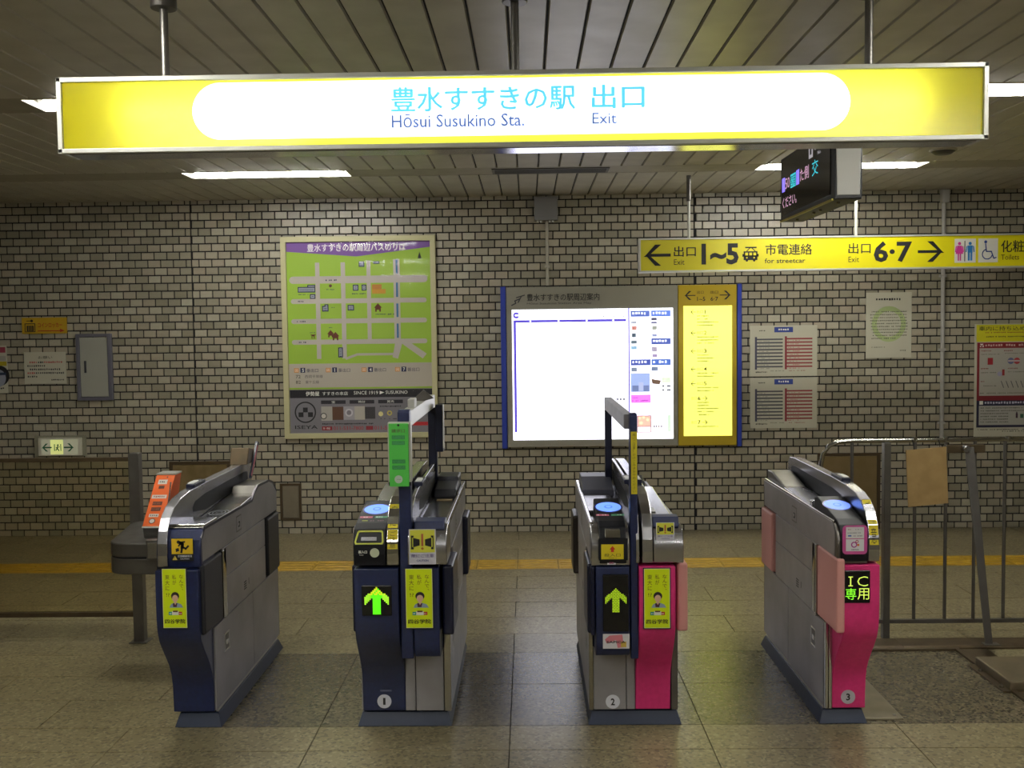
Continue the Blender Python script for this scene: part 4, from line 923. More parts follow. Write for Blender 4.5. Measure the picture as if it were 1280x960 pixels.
def ad_sticker(g, px0, px1, y=4.087):
    a = Sheet(px0, 710, px1, 786, y); m = a.mb(); lm = ink('d6ea10', .35); gk = ink('5a5c20'); sk = ink('e0b79c')
    m.rect(a.x0-.004, a.z0-.004, a.x1+.004, a.z1+.004, .0, K); m.rect(a.x0, a.z0, a.x1, a.z1, .0008, ink('dfe6c0')); m.rect(a.x0+.002, a.z0+.002, a.x1-.002, a.z1-.002, .0012, lm)
    W_ = a.x1-a.x0; H_ = a.z1-a.z0; X_ = lambda f: a.x0+W_*f; Z_ = lambda f: a.z1-H_*f
    m.vtext('なんで、', X_(.70), Z_(.40), X_(.90), Z_(.09), .0016, gk, -.005); m.vtext('私が', X_(.42), Z_(.27), X_(.60), Z_(.09), .0016, gk, -.005); m.vtext('東大に', X_(.12), Z_(.37), X_(.32), Z_(.09), .0016, gk, -.005); m.text('!?', X_(.16), Z_(.47), X_(.30), Z_(.41), .0016, gk)
    m.flat([(X_(.28), Z_(.655)), (X_(.34), Z_(.60)), (X_(.46), Z_(.575)), (X_(.62), Z_(.575)), (X_(.78), Z_(.60)), (X_(.86), Z_(.655))], .0016, ink('8fa3bc')); m.flat([(X_(.42), Z_(.58)), (X_(.62), Z_(.58)), (X_(.58), Z_(.645)), (X_(.44), Z_(.645))], .002, ink('4a2a3c')); m.flat([(X_(.46), Z_(.55)), (X_(.60), Z_(.55)), (X_(.53), Z_(.61))], .0024, sk)
    m.disc(X_(.53), Z_(.46), W_*.17, .002, ink('2a2024'), 20, H_*.07); m.disc(X_(.53), Z_(.497), W_*.125, .0024, sk, 18, H_*.058)
    m.rect(X_(.24), Z_(.78), X_(.38), Z_(.725), .0016, ink('1f8c8c')); m.rect(X_(.38), Z_(.78), X_(.66), Z_(.715), .0016, KW); m.rect(X_(.66), Z_(.78), X_(.80), Z_(.725), .0016, ink('b82c24')); m.rect(X_(.42), Z_(.73), X_(.62), Z_(.705), .002, ink('5a3a20')); m.greek(X_(.27), Z_(.765), X_(.36), Z_(.745), .002, KW, 1); m.greek(X_(.68), Z_(.765), X_(.78), Z_(.745), .002, KW, 1)
    m.text('四谷学院', X_(.08), Z_(.925), X_(.92), Z_(.85), .0016, ink('23281a'), .025)
    o = m.build('advert_sticker', g, solid=False); return o
def number(g, t, px, py, y, bg, r=.031):
    c = onY(px, py, y); m = MB(front(y-.0012)); m.disc(c.x, c.z, r, .0, ink(bg), 32); m.disc(c.x, c.z, r*.93, .0006, ink(bg), 32); w_2 = r*(.17 if t == '1' else .28); m.text(t, c.x-w_2, c.z-r*.5, c.x+w_2, c.z+r*.5, .001, K, .03)
    o = m.build('gate_number', g, solid=False); o['label'] = 'round number %s plate' % t
def led_screen(g, box, y, kind):
    s = Sheet(*box, y); m = MB(); m.box((s.x0, y-.004, s.z0), (s.x1, y+.01, s.z1), mat('led_screen_black', '0b0b10', .25)); p = m.build('screen', g, .003)
    m = s.mb(); cx, cz = (s.x0+s.x1)/2, (s.z0+s.z1)/2
    if kind == 'text':
        a_ = glow('7ef02c', 1.0); b_ = glow('c4dc58', .9)
        m.rect(s.X(1062), s.Z(732.5), s.X(1063.6), s.Z(720), .0048, b_); m.rect(s.X(1060), s.Z(732.5), s.X(1065.6), s.Z(731.2), .0049, b_); m.rect(s.X(1060), s.Z(721.3), s.X(1065.6), s.Z(720), .0049, b_); m.text('C', s.X(1071), s.Z(732.5), s.X(1084.5), s.Z(720), .0048, b_, -.01); m.text('専', s.X(1056.5), s.Z(749.5), s.X(1070), s.Z(735), .0048, a_); m.text('用', s.X(1071.5), s.Z(749.5), s.X(1086), s.Z(735), .0048, b_)
    else:
        w = (s.x1-s.x0)*(.42 if kind == 'big' else .41); n = 15; cells = []
        h = w*2*1.13; top = cz+h*.5 if kind != 'big' else cz+h*.5+.012
        d = 2*w/n
        for j in range(int(h/d)+1):
            z = top-(j+.5)*d
            for i in range(n):
                x = (i-(n-1)/2)*d; dd_ = top-z; ax_ = abs(x)
                inn = ax_ < w*.34 and dd_ > ax_ and dd_ < h
                inn |= ax_ <= w and ax_*.92-.001 < dd_ < ax_*.92+w*.62
                if inn:
                    if kind == 'big': col = glow('a8c81e', .8) if (i+j) % 2 else glow('8fb41a', .7)
                    else: col = glow('c8d820', .95) if dd_ < h*.32 and (i+j) % 3 else glow('5cf018', .95) if ax_ < w*.4 else glow('9ce030', .9)
                    g_ = d*(.04 if kind != 'big' else .1); m.rect(cx+x-d/2+g_, z-d/2+g_, cx+x+d/2-g_, z+d/2-g_, .0048, col)
    m.build('led_arrow' if kind != 'text' else 'led_text', p, solid=False)
def flap_sticker(g, box, y):
    s = Sheet(*box, y); m = s.mb(); W_ = s.x1-s.x0; H_ = s.z1-s.z0; X_ = lambda f: s.x0+W_*f; Z_ = lambda f: s.z1-H_*f
    m.rect(s.x0, s.z0, s.x1, s.z1, 0, ink('c6c5cf')); m.rect(X_(.04), Z_(.66), X_(.96), Z_(.02), .0006, ink('cfd045'))
    for q in (-1, 1):
        x = lambda f: X_(.5+q*f)
        m.flat([(x(.42), Z_(.18)), (x(.32), Z_(.18)), (x(.32), Z_(.22)), (x(.38), Z_(.25)), (x(.38), Z_(.50)), (x(.32), Z_(.52)), (x(.32), Z_(.57)), (x(.42), Z_(.57))], .001, K)
        m.flat([(x(.34), Z_(.24)), (x(.10), Z_(.29)), (x(.10), Z_(.46)), (x(.34), Z_(.51))], .001, K)
    m.rect(X_(.46), Z_(.48), X_(.54), Z_(.13), .001, ink('b05a3c')); m.disc(X_(.5), Z_(.55), W_*.05, .001, ink('b0702c'), 12)
    m.text('扉にご注意', X_(.08), Z_(.80), X_(.92), Z_(.70), .001, ink('7a6c9c'), .01); m.text('CAUTION', X_(.28), Z_(.92), X_(.72), Z_(.86), .001, ink('3c4a8c'), .02)
    m.build('caution_sticker', g, solid=False)

# ---- gate at far left (single, dark blue, exit side)
g = thing('ticket_gate', (-1.464, 4.8, 0), 'leftmost ticket gate, single navy body beside the orange ticket box', 'ticket gate', 'ticket gates')
plinth(g, -1.572, -1.364); body(g, -1.57, -1.384, True)
m = MB(); m.prism(S_PROF, 'x', -1.572, -1.392, M_NAVY); m.build('front_panel', g, .003, smooth=30)
m = MB(); m.prism([(4.30, .742), (4.12, .742), (4.11, .80), (4.12, .86), (4.16, .90), (4.30, .905)], 'x', -1.572, -1.385, M_NAVY); hd = m.build('head_panel', g, .006, smooth=30)
m = MB(); m.prism([(4.16, .905), (4.175, .918), (4.34, .918), (4.36, .895), (4.3, .89)], 'x', -1.55, -1.385, M_STEELP); m.build('head_trim', g, .003)
ad_sticker(g, 203, 233.5)
s = Sheet(214, 655, 240.5, 687, 4.106); v = Vector((0, .0, 1)); m = MB(frame((0, 4.1085, 0), (1, 0, 0), (0, 0, 1)))
zq0, zq1 = .775, .872; xq0, xq1 = s.x0-.003, s.x1+.003
m.rect(xq0, zq0, xq1, zq1, 0.001, K); m.rect(xq0+.002, zq0+.030, xq1-.002, zq1-.002, .002, ink('d8b41a'))
X_ = lambda f: xq0+(xq1-xq0)*f; Z_ = lambda f: zq0+(zq1-zq0)*(1-f)
m.disc(X_(.34), Z_(.17), .0075, .003, K, 14)
for pts, wd in (([(.42, .2), (.52, .26), (.50, .42)], .013), ([(.50, .40), (.46, .62)], .009), ([(.50, .36), (.66, .46), (.78, .34)], .008), ([(.44, .18), (.62, .16)], .007), ([(.44, .22), (.34, .34)], .006)): m.band([(X_(a), Z_(b)) for a, b in pts], wd, .003, K)
m.flat([(X_(.2), Z_(.46)), (X_(.34), Z_(.42)), (X_(.37), Z_(.55)), (X_(.22), Z_(.60))], .003, K)
m.flat([(X_(.05), Z_(.95)), (X_(.27), Z_(.95)), (X_(.16), Z_(.76))], .002, ink('d8c050')); m.text('!', X_(.15), Z_(.93), X_(.17), Z_(.81), .003, K, .02)
m.rect(X_(.30), Z_(.83), X_(.92), Z_(.74), .002, ink('c8c8cc')); m.text('扉にご注意', X_(.32), Z_(.825), X_(.90), Z_(.745), .003, ink('2a3458'), .01); m.text('CAUTION', X_(.40), Z_(.93), X_(.80), Z_(.87), .002, ink('c8c8cc'), .02)
m.build('caution_sticker', g, solid=False)
for d, x in ((1, -1.384), (-1, -1.57)):
    pad(g, x, d, 4.12, 4.375, .452, .757, mat('black_pad', '1e1f27', .45), .008); pad(g, x, d, 5.14, 5.37, .452, .757, mat('black_pad'), .012)
    m = MB(); m.box((x-d*.01, 4.38, .45), (x+d*.010, 4.395, .757), M_STEELP); m.build('pad_edge', g, .002)
arch(g, -1.562, -1.52)
m = MB(); m.prism([(4.50, .884), (5.0, .884), (4.98, .92), (4.75, .905), (4.6, .89)], 'x', -1.515, -1.39, M_STEELP); m.build('ticket_tray', g, .003)
m = MB(); m.prism([(4.96, .884), (5.34, .884), (5.34, .92), (5.26, .945), (5.02, .95)], 'x', -1.515, -1.388, M_STEELM); m.build('rear_reader', g, .004)
m = MB(); m.disc(0, 0, 0, 0, M_STEEL, 3); m = MB(frame((-1.45, 4.58, .8935), (1, 0, 0), (0, 1, 0)))
for r in (.045, .03, .015): m.ring([(r*math.cos(a), r*math.sin(a)*1.6) for a in [i*math.pi/12 for i in range(24)]], [(r*.88*math.cos(a), r*.88*math.sin(a)*1.6) for a in [i*math.pi/12 for i in range(24)]], 'z', .0, .001, ink('5c5f68'))
m.build('touch_mark', g, solid=False)
m = MB(); m.prism([(5.20, 1.034), (5.40, 1.034), (5.36, 1.10), (5.24, 1.12)], 'x', -1.585, -1.49, M_BROWN); ri = m.build('rear_indicator', g, .004)
m = MB(); m.prism([(5.22, .96), (5.245, .96), (5.40, 1.13), (5.37, 1.14)], 'x', -1.49, -1.478, M_NAVYD); m.build('indicator_plate', ri)
m = MB(frame((-1.4775, 5.235, .965), (0, .68, .73), (0, -.73, .68))); m.rect(0, 0, .2, .02, .0006, ink('b85a6c')); m.build('coloured_edge', ri, solid=False)

# ---- gate 1 (double, dark blue)
g = thing('ticket_gate', (-.55, 4.8, 0), 'navy double ticket gate marked 1 with a green box on its tall frame', 'ticket gate', 'ticket gates')
plinth(g, -.765, -.352); body(g, -.745, -.352, False)
m = MB(); m.prism(S_PROF, 'x', -.738, -.553, M_NAVY); fp = m.build('front_panel', g, .003, smooth=30)
m = MB(); m.box((-.5, 4.0, 0), (-.4, 4.01, .1), M_NAVY)
BLK = [(4.26, .35), (4.14, .35), (4.115, .36), (4.10, .385), (4.094, .42), (4.09, .738), (4.26, .738)]
m = MB(); m.prism(BLK, 'x', -.49, -.384, M_NAVY); m.build('front_block', g, .003, smooth=30)
m = MB(); m.prism([(4.28, .072), (4.256, .072), (4.256, .346), (4.28, .346)], 'x', -.505, -.385, M_STEELD); m.build('lower_front_plate', g, .002)
m = MB(); m.box((-.552, 4.258, .072), (-.509, 4.28, .346), M_STEELD); m.build('lower_front_strip', g, .002)
m = MB(); m.box((-.381, 4.25, .072), (-.352, 4.28, .44), M_STEELP); m.build('lower_front_strip', g, .002)
led_screen(fp, (452, 731, 490, 770), 4.087, 'arrow'); number(g, '1', 480.5, 876.5, 4.255, 'd6d8e4')
m = Sheet(475, 861, 490, 864, 4.252).mb(); c = onY(482.5, 863, 4.253); m.rect(c.x-.025, c.z-.004, c.x+.025, c.z+.004, .0015, ink('5a5f78')); m.build('name_plate', g, solid=False)
ad_sticker(g, 507, 541)
pad(g, -.352, 1, 4.125, 4.40, .445, .742, M_NAVYD); pad(g, -.352, 1, 5.14, 5.37, .452, .757, M_NAVYD); pad(g, -.745, -1, 4.15, 4.40, .452, .742, M_NAVYD, .012)
r_ = reader(g, -.738, -.604)
v = Vector((0, .032, .06)); L_ = v.length; m = MB(frame((-.671, 4.088, .84), (1, 0, 0), v))
m.ring([(-.058, .002), (.056, .002), (.060, .012), (.056, .056), (.05, .062), (-.046, .062), (-.052, .056), (-.062, .012)], [(-.052, .008), (.050, .008), (.053, .014), (.050, .051), (.046, .055), (-.042, .055), (-.046, .051), (-.055, .014)], 'z', -.001, .003, ink('c6cc4a')); o = m.build('slot_frame', r_); o['label'] = 'yellow green ticket slot frame'
m = MB(frame((-.671, 4.088, .84), (1, 0, 0), v)); m.rect(-.045, .013, .045, .05, .0012, M_BLACK); m.rect(-.035, .018, .03, .034, .0018, M_STEEL); m.build('ticket_slot', r_, solid=False)
m = MB(front(4.085)); m.text('投入口', -.715, .806, -.680, .818, .002, KW, .03); m.text('Ticket', -.712, .797, -.695, .802, .002, KW); m.disc(-.648, .808, .0195, .002, ink('c4ccb0'), 24); m.build('print_mark', r_, solid=False)
m = MB(frame((-.671, 4.165, .918), (1, 0, 0), (0, .983, .185))); m.rect(-.045, .02, -.02, .028, .0008, ink('a8b83c')); m.greek(-.01, .018, .055, .028, .0008, ink('8a6070')); m.build('print_mark', r_, solid=False)
m = MB(); m.prism([(4.50, .884), (5.34, .884), (5.34, .93), (5.0, .955), (4.52, .895)], 'x', -.735, -.606, M_STEEL); m.build('ticket_tray', g, .003)
arch(g, -.600, -.550, M_STEELP, ('扉に', 'ご注意'))
arch(g, -.512, -.497)
m = MB(); m.prism([(4.30, .752), (4.098, .752), (4.095, .80), (4.096, .825), (4.101, .848), (4.112, .868), (4.128, .885), (4.150, .898), (4.178, .905), (4.30, .905)], 'x', -.490, -.349, M_STEEL); m.build('head_collar', g, .004, smooth=30)
m = MB(); m.prism([(4.135, .893), (4.15, .925), (4.235, .928), (4.27, .892)], 'x', -.49, -.36, M_NAVY); m.build('head_lid', g, .004)
flap_sticker(g, (511, 661, 545, 706), 4.094)
m = MB(); m.box((-.365, 4.17, .88), (-.351, 5.36, .912), M_STEELP); m.build('tray_rim', g, .003)
m = MB(); m.box((-.487, 4.31, .883), (-.372, 4.98, .890), mat('tray_dark', '33332e', .2, .4)); tr_ = m.build('ticket_tray', g, .002)
m = MB(); m.box((-.46, 4.36, .8905), (-.425, 4.43, .892), M_WHITE); m.box((-.46, 4.86, .8905), (-.385, 4.9, .893), ink('a8906c')); m.build('sticker', tr_)
m = MB(); m.prism([(4.99, .884), (5.35, .884), (5.35, .965), (5.18, .965), (5.17, .945), (5.0, .925)], 'x', -.485, -.372, M_DGREY); m.build('rear_reader', g, .008, seg=3)
m = MB(); m.prism([(4.105, .352), (4.105, 1.392), (4.12, 1.40), (4.165, 1.40), (4.165, .352)], 'x', -.546, -.496, M_NAVY); po = m.build('frame_post', g, .004)
m = MB(); m.box((-.540, 4.167, 1.325), (-.497, 5.245, 1.392), M_ALU); m.build('frame_bar', g, .004)
m = MB(); m.box((-.53, 5.19, .862), (-.485, 5.24, 1.324), M_NAVYD); m.build('frame_post', g, .004)
m = MB(); m.box((-.485, 5.13, 1.10), (-.447, 5.22, 1.345), M_NAVYD); d_ = m.build('frame_display', g, .004)
m = MB(); m.box((-.4475, 5.128, 1.12), (-.4425, 5.16, 1.345), M_WHITE); m.build('light_edge', d_)
m = MB(); m.box((-.53, 4.33, 1.391), (-.50, 4.42, 1.43), M_WHITE); m.build('sensor_block', g, .004)
m = MB(); cxx, czz, yy_ = -.500, 1.405, 4.75; m.prism([(cxx-.062, czz-.012), (cxx-.004, czz+.042), (cxx+.045, czz+.0), (cxx, czz-.012)], 'y', yy_, yy_+.012, M_STEELM); m.build('tilted_plate', g, .002)
G1 = g
# ---- gate 2 (double, navy left half and pink right half)
g = thing('ticket_gate', (.44, 4.8, 0), 'double ticket gate marked 2, navy left half and pink right half', 'ticket gate', 'ticket gates')
plinth(g, .244, .65); body(g, .248, .632, False)
m = MB(); m.prism(S_PROF, 'x', .449, .60, M_PINK); m.build('front_panel', g, .003, smooth=30)
m = MB(); m.prism(BLK, 'x', .27, .410, M_NAVY); fb = m.build('front_block', g, .003, smooth=30)
m = MB(); m.box((.268, 4.256, .072), (.408, 4.28, .346), M_STEELD); m.build('lower_front_plate', g, .002)
m = MB(); m.box((.411, 4.258, .072), (.447, 4.28, .346), M_STEELD); m.build('lower_front_strip', g, .002)
m = MB(); m.box((.248, 4.25, .072), (.266, 4.28, .44), M_STEELP); m.build('lower_front_strip', g, .002)
m = MB(); m.box((.604, 4.25, .072), (.632, 4.28, .742), M_STEELM); m.build('lower_front_strip', g, .002)
led_screen(fb, (753.5, 717, 786, 790), 4.087, 'big'); number(g, '2', 766, 877, 4.255, 'dcdee8')
s = Sheet(753.5, 792, 787, 811, 4.0885); m = s.mb(); m.rect(s.x0, s.z0, s.x1, s.z1, .001, ink('d4d2d6')); m.flat([(s.X(756), s.Z(799)), (s.X(762), s.Z(794)), (s.X(778), s.Z(793)), (s.X(780), s.Z(809)), (s.X(772), s.Z(810)), (s.X(770), s.Z(800)), (s.X(758), s.Z(804))], .0016, ink('d8808c')); m.rect(s.X(776), s.Z(809), s.X(783), s.Z(802), .002, ink('d0b04a')); m.text('SAPICA', s.X(758), s.Z(804), s.X(782), s.Z(801), .0026, ink('2a2a30'), .02); m.build('card_sticker', g, solid=False)
ad_sticker(g, 805, 837.5)
pad(g, .248, -1, 4.13, 4.40, .445, .742, M_NAVYD, .012); m = MB(); m.box((.249, 4.10, .445), (.267, 4.2, .738), M_NAVYD); m.build('corner_pad', g, .007, seg=3)
pad(g, .248, -1, 5.14, 5.37, .452, .757, mat('brown_pad', '2e2622', .4)); pad(g, .632, 1, 4.13, 4.40, .452, .742, M_PINKL); pad(g, .632, 1, 5.14, 5.37, .452, .757, M_PINKL)
m = MB(); m.prism([(4.30, .742), (4.098, .742), (4.095, .80), (4.096, .825), (4.101, .848), (4.112, .868), (4.128, .885), (4.150, .898), (4.178, .905), (4.30, .905)], 'x', .252, .413, M_STEEL); m.build('head_collar', g, .004, smooth=30)
r_ = reader(g, .286, .398)
m = MB(front(4.084)); m.rect(.282, .768, .402, .86, .001, M_BLACK); m.rect(.2925, .773, .385, .835, .002, ink('d8c41c'))
m.flat([(.339, .829), (.327, .814), (.333, .814), (.333, .803), (.345, .803), (.345, .814), (.351, .814)], .0026, ink('c42818')); m.text('投入口', .305, .784, .372, .797, .0026, ink('2c2a14'), .0); m.text('Ticket in', .322, .7765, .356, .7805, .0026, ink('2c2a14')); m.build('slot_sticker', r_, solid=False)
m = MB(frame((.342, 4.088, .84), (1, 0, 0), v)); m.rect(-.045, .006, .045, .06, .0012, M_BLACK); m.build('slot_recess', r_, solid=False)
m = MB(); m.prism([(4.085, .862), (4.10, .892), (4.125, .897), (4.12, .86)], 'x', .309, .373, M_STEELP); m.build('ticket_slot', r_, .002)
m = MB(front(4.093)); m.rect(.318, .748, .353, .765, .001, ink('d0ccd4')); m.text('ic', .327, .751, .345, .762, .002, ink('8c1c5a'), .03); m.build('card_sticker', g, solid=False)
m = MB(); m.box((.25, 4.17, .88), (.264, 5.36, .912), M_STEELP); m.build('tray_rim', g, .003)
m = MB(); m.box((.267, 4.52, .883), (.402, 5.0, .898), M_STEEL); m.build('ticket_tray', g, .003)
m = MB(); m.prism([(4.98, .884), (5.35, .884), (5.35, .955), (5.2, .955), (5.0, .915)], 'x', .268, .425, mat('grey_reader', '4b4d5c', .4)); m.build('rear_reader', g, .006, seg=3)
arch(g, .438, .452); arch(g, .464, .508, M_STEEL)
m = MB(); m.prism([(4.30, .752), (4.098, .752), (4.095, .80), (4.096, .825), (4.101, .848), (4.112, .868), (4.128, .885), (4.150, .898), (4.178, .905), (4.30, .905)], 'x', .511, .636, M_STEEL); m.build('head_collar', g, .004, smooth=30)
m = MB(); m.prism([(4.135, .895), (4.15, .935), (4.20, .938), (4.27, .895)], 'x', .512, .622, M_NAVY); m.build('head_lid', g, .004)
flap_sticker(g, (820, 653, 843, 676), 4.094)
m = MB(); m.prism([(4.29, .884), (5.0, .884), (5.0, .93), (4.3, .905)], 'x', .514, .618, M_STEELP); tr_ = m.build('ticket_tray', g, .003)
m = MB(); m.box((.53, 4.40, .9115), (.56, 4.5, .914), M_WHITE); m.build('sticker', tr_)
m = MB(); m.prism([(5.02, .884), (5.16, .884), (5.14, .97), (5.04, .95)], 'x', .512, .585, M_DGREY); m.prism([(5.2, .884), (5.36, .884), (5.34, 1.01), (5.22, 1.0)], 'x', .512, .57, M_DGREY); m.build('rear_reader', g, .008, seg=3)
m = MB(); m.prism([(4.105, .345), (4.105, 1.365), (4.12, 1.375), (4.165, 1.375), (4.165, .345)], 'x', .416, .447, M_NAVY); po = m.build('frame_post', g, .004)
m = MB(front(4.104)); m.rect(.420, 1.04, .445, 1.30, .001, ink('cfc01e')); m.vtext('扉にご注意！かけこみはおやめください', .4255, 1.046, .4395, 1.295, .002, ink('4a4208'), .02); m.build('warning_strip', po, solid=False)
m = MB(); m.box((.397, 4.167, 1.305), (.435, 5.235, 1.368), M_STEELD); m.build('frame_bar', g, .004)
m = MB(); m.box((.397, 5.185, .862), (.432, 5.23, 1.304), M_NAVYD); m.build('frame_post', g, .004)
# ---- gate 3 (single, pink)
g = thing('ticket_gate', (1.35, 4.8, 0), 'pink single ticket gate marked 3 beside the steel rail fence', 'ticket gate', 'ticket gates')
plinth(g, 1.247, 1.455); body(g, 1.268, 1.44, False)
m = MB(); m.prism(S_PROF, 'x', 1.298, 1.442, M_PINK); fp = m.build('front_panel', g, .003, smooth=30)
m = MB(); m.box((1.268, 4.25, .072), (1.281, 4.28, .45), M_STEELP); m.build('lower_front_strip', g, .002)
m = MB(); m.box((1.283, 4.25, .072), (1.297, 4.28, .45), M_STEELP); m.build('lower_front_strip', g, .002)
led_screen(fp, (1055.5, 712.5, 1087.5, 754), 4.087, 'text'); number(g, '3', 1060, 871, 4.255, 'b8b4bc', .031)
for d, x in ((-1, 1.268),):
    m = MB(); m.box((1.262, 4.078, .455), (1.297, 4.36, .765), M_PINKL); m.build('bumper_pad', g, .009, seg=3)
    m = MB(); m.box((1.258, 4.364, .445), (1.275, 4.378, .765), M_STEELP); m.build('pad_edge', g, .002)
    pad(g, x, d, 5.14, 5.37, .452, .757, M_PINKL, .016)
pad(g, 1.44, 1, 4.15, 4.40, .452, .757, M_PINKL, .01)
m = MB(); m.prism([(4.30, .742), (4.098, .742), (4.095, .80), (4.096, .825), (4.101, .848), (4.112, .868), (4.128, .885), (4.150, .898), (4.178, .905), (4.30, .905)], 'x', 1.27, 1.395, M_STEELM); m.build('head_collar', g, .004, smooth=30)
r_ = reader(g, 1.282, 1.393, stickers=False, glow_hex='6f90f0')
m = MB(front(4.083))
def rr_(m, x0, z0, x1, z1, r, w, mt):
    pts = []
    for cx, cz, a0 in ((x1-r, z1-r, 0), (x0+r, z1-r, 90), (x0+r, z0+r, 180), (x1-r, z0+r, 270)):
        pts += [(cx+r*math.cos(math.radians(a0+k*15)), cz+r*math.sin(math.radians(a0+k*15))) for k in range(7)]
    m.flat(pts, w, mt)
rr_(m, 1.286, .785, 1.388, .905, .016, 0, ink('b84a8c')); m.rect(1.300, .798, 1.374, .848, .001, ink('d4d4d8')); m.rect(1.300, .851, 1.374, .898, .001, ink('cfcfcf'))
m.disc(1.333, .825, .0125, .0018, ink('a02c8c'), 24); m.disc(1.333, .825, .008, .0024, ink('d8d4dc'), 20); m.disc(1.345, .838, .0065, .0018, ink('a02c5c'), 18); m.disc(1.345, .838, .0035, .0024, ink('e8d8d4'), 14); m.disc(1.350, .824, .005, .0018, ink('d8702c'), 16)
m.text('SAPICA', 1.322, .802, 1.353, .807, .0018, K, .02)
m.greek(1.308, .886, 1.322, .890, .0018, ink('9c2c4c'), 1); m.greek(1.33, .886, 1.366, .890, .0018, ink('55565c')); m.greek(1.306, .872, 1.366, .876, .0018, ink('6a6c78')); m.rect(1.308, .859, 1.322, .865, .0018, ink('3c62b0')); m.greek(1.326, .859, 1.366, .864, .0018, ink('6a6c78'))
m.build('card_sticker', r_, solid=False)
m = MB(); m.box((1.27, 4.16, .88), (1.279, 5.36, .914), M_STEELP); m.build('tray_rim', g, .003)
m = MB(); m.prism([(4.51, .884), (5.0, .884), (5.0, .92), (4.56, .905), (4.54, .935), (4.52, .935)], 'x', 1.281, 1.39, M_STEEL); m.build('ticket_tray', g, .003)
m = MB(); m.prism([(4.98, .884), (5.35, .884), (5.35, .96), (5.25, .965), (5.0, .925)], 'x', 1.281, 1.39, M_STEELM); m.build('rear_reader', g, .006, seg=3)
arch(g, 1.398, 1.443, M_STEEL, ('ご注', '意'))

# ================================================================ BOXES, FENCES AND FLOOR THINGS
# green box hanging on the front post of gate 1
c0, c1 = onY(485.5, 607, 4.06), onY(513, 528, 4.06)
t = thing('ticket_box', ((c0.x+c1.x)/2, 4.08, c0.z), 'narrow green box with white round mark hung on the tall frame of gate 1', 'ticket box')
m = MB(); m.box((c0.x, 4.062, c0.z+.012), (c1.x, 4.103, c1.z), M_ALU); m.build('case', t, .003)
m = MB(); m.box((c0.x+.006, 4.054, c0.z-.004), (c1.x-.009, 4.064, c1.z-.004), M_GREEN); fpn = m.build('front_cover', t, .002)
m = MB(); m.box((c0.x+.002, 4.058, c0.z), (c0.x+.012, 4.07, c0.z+.014), M_BLACK); m.build('corner_stop', t); m = MB(); m.box((c1.x-.012, 4.058, c0.z), (c1.x-.002, 4.07, c0.z+.014), M_BLACK); m.build('corner_stop', t)
G_ = Sheet(486, 528, 512, 608, 4.054); m = G_.mb(); G_.T(m, '請求口', 490, 536, 506.5, 540.5, .001, ink('5a4a3a'), .01); m.disc(G_.X(498.5), G_.Z(531.2), .005, .001, K, 14)
m.disc(G_.X(497.7), G_.Z(599.5), .0165, .001, ink('b8c4b8'), 24); G_.G(m, 494.5, 599, 501, 600.2, .0016, ink('7c9c7c'))
for y_ in (544, 551, 574.5, 582): G_.R(m, 490, y_, 506.5, y_+5, .001, ink('2f8a44')); G_.G(m, 491, y_+1.2, 505.5, y_+2.2, .0016, ink('4f9c6c')); G_.G(m, 491, y_+3, 505.5, y_+4, .0016, ink('4f9c6c'))
m.build('lettering', fpn, solid=False)
# steel counter, ticket box stand and orange box beside the left gate
t = thing('steel_counter', (-1.88, 5.1, .535), 'rounded grey steel counter fixed to the post of the glass screen', 'counter')
def arc(cx, cy, r, a0, a1, n=8): return [(cx+r*math.cos(math.radians(a0+(a1-a0)*k/n)), cy+r*math.sin(math.radians(a0+(a1-a0)*k/n))) for k in range(n+1)]
pl = arc(-2.005, 4.98, .12, 270, 180)+arc(-2.13, 5.405, .07, 180, 90)+[(-1.70, 5.475), (-1.70, 4.86)]
for z0_, z1_, nm in ((.535, .615, 'lower_body'), (.622, .69, 'upper_body')):
    m = MB(); m.prism(pl, 'z', z0_, z1_, M_STEELM); m.build(nm, t, .005, smooth=40)
m = MB(); m.prism([(x_*.985-.028, y_*.99+.05) for x_, y_ in pl], 'z', .614, .623, M_BLACK); m.build('joint', t)
zt = .69
t = thing('ticket_box', (-1.86, 5.05, zt), 'orange leaning ticket box with white labels on the steel counter', 'ticket box')
bx = -1.974; wd = .099
m = MB(); m.prism([(4.87, .612), (4.98, .612), (4.98, .735), (4.90, .735), (4.865, .70)][:0] or [(5.0, zt+.001), (5.12, zt+.001), (5.16, .75), (4.985, .75)], 'x', bx+.002, bx+wd-.002, M_STEELM); m.build('base', t, .003)
m = MB(); m.prism([(4.985, .752), (5.19, .752), (5.30, .985), (5.205, .985)], 'x', bx, bx+wd, M_ORANGE); bdy = m.build('body', t, .003)
m = MB(); m.prism([(5.202, .984), (5.302, .984), (5.304, .992), (5.200, .992)], 'x', bx-.001, bx+wd+.001, M_ALU); m.build('edge_trim', t); m = MB(); m.prism([(4.981, .745), (5.10, .745), (5.10, .753), (4.984, .753)], 'x', bx-.001, bx+wd+.001, M_ALU); m.build('edge_trim', t)
v2 = Vector((0, .22, .233)); L2 = v2.length; m = MB(frame((bx, 4.985, .752), (1, 0, 0), v2))
def OR(a, b, c, d, w, mt): m.rect(wd*a, L2*b, wd*c, L2*d, w, mt)
WL = ink('d8cfc4'); OR(.2, .81, .68, .9, .001, WL); m.greek(wd*.28, L2*.84, wd*.56, L2*.87, .0016, K, 1); OR(.3, .72, .6, .78, .001, ink('4a2210')); OR(.08, .53, .86, .60, .001, WL); m.greek(wd*.18, L2*.55, wd*.76, L2*.58, .0016, ink('9c4a3c'), .9)
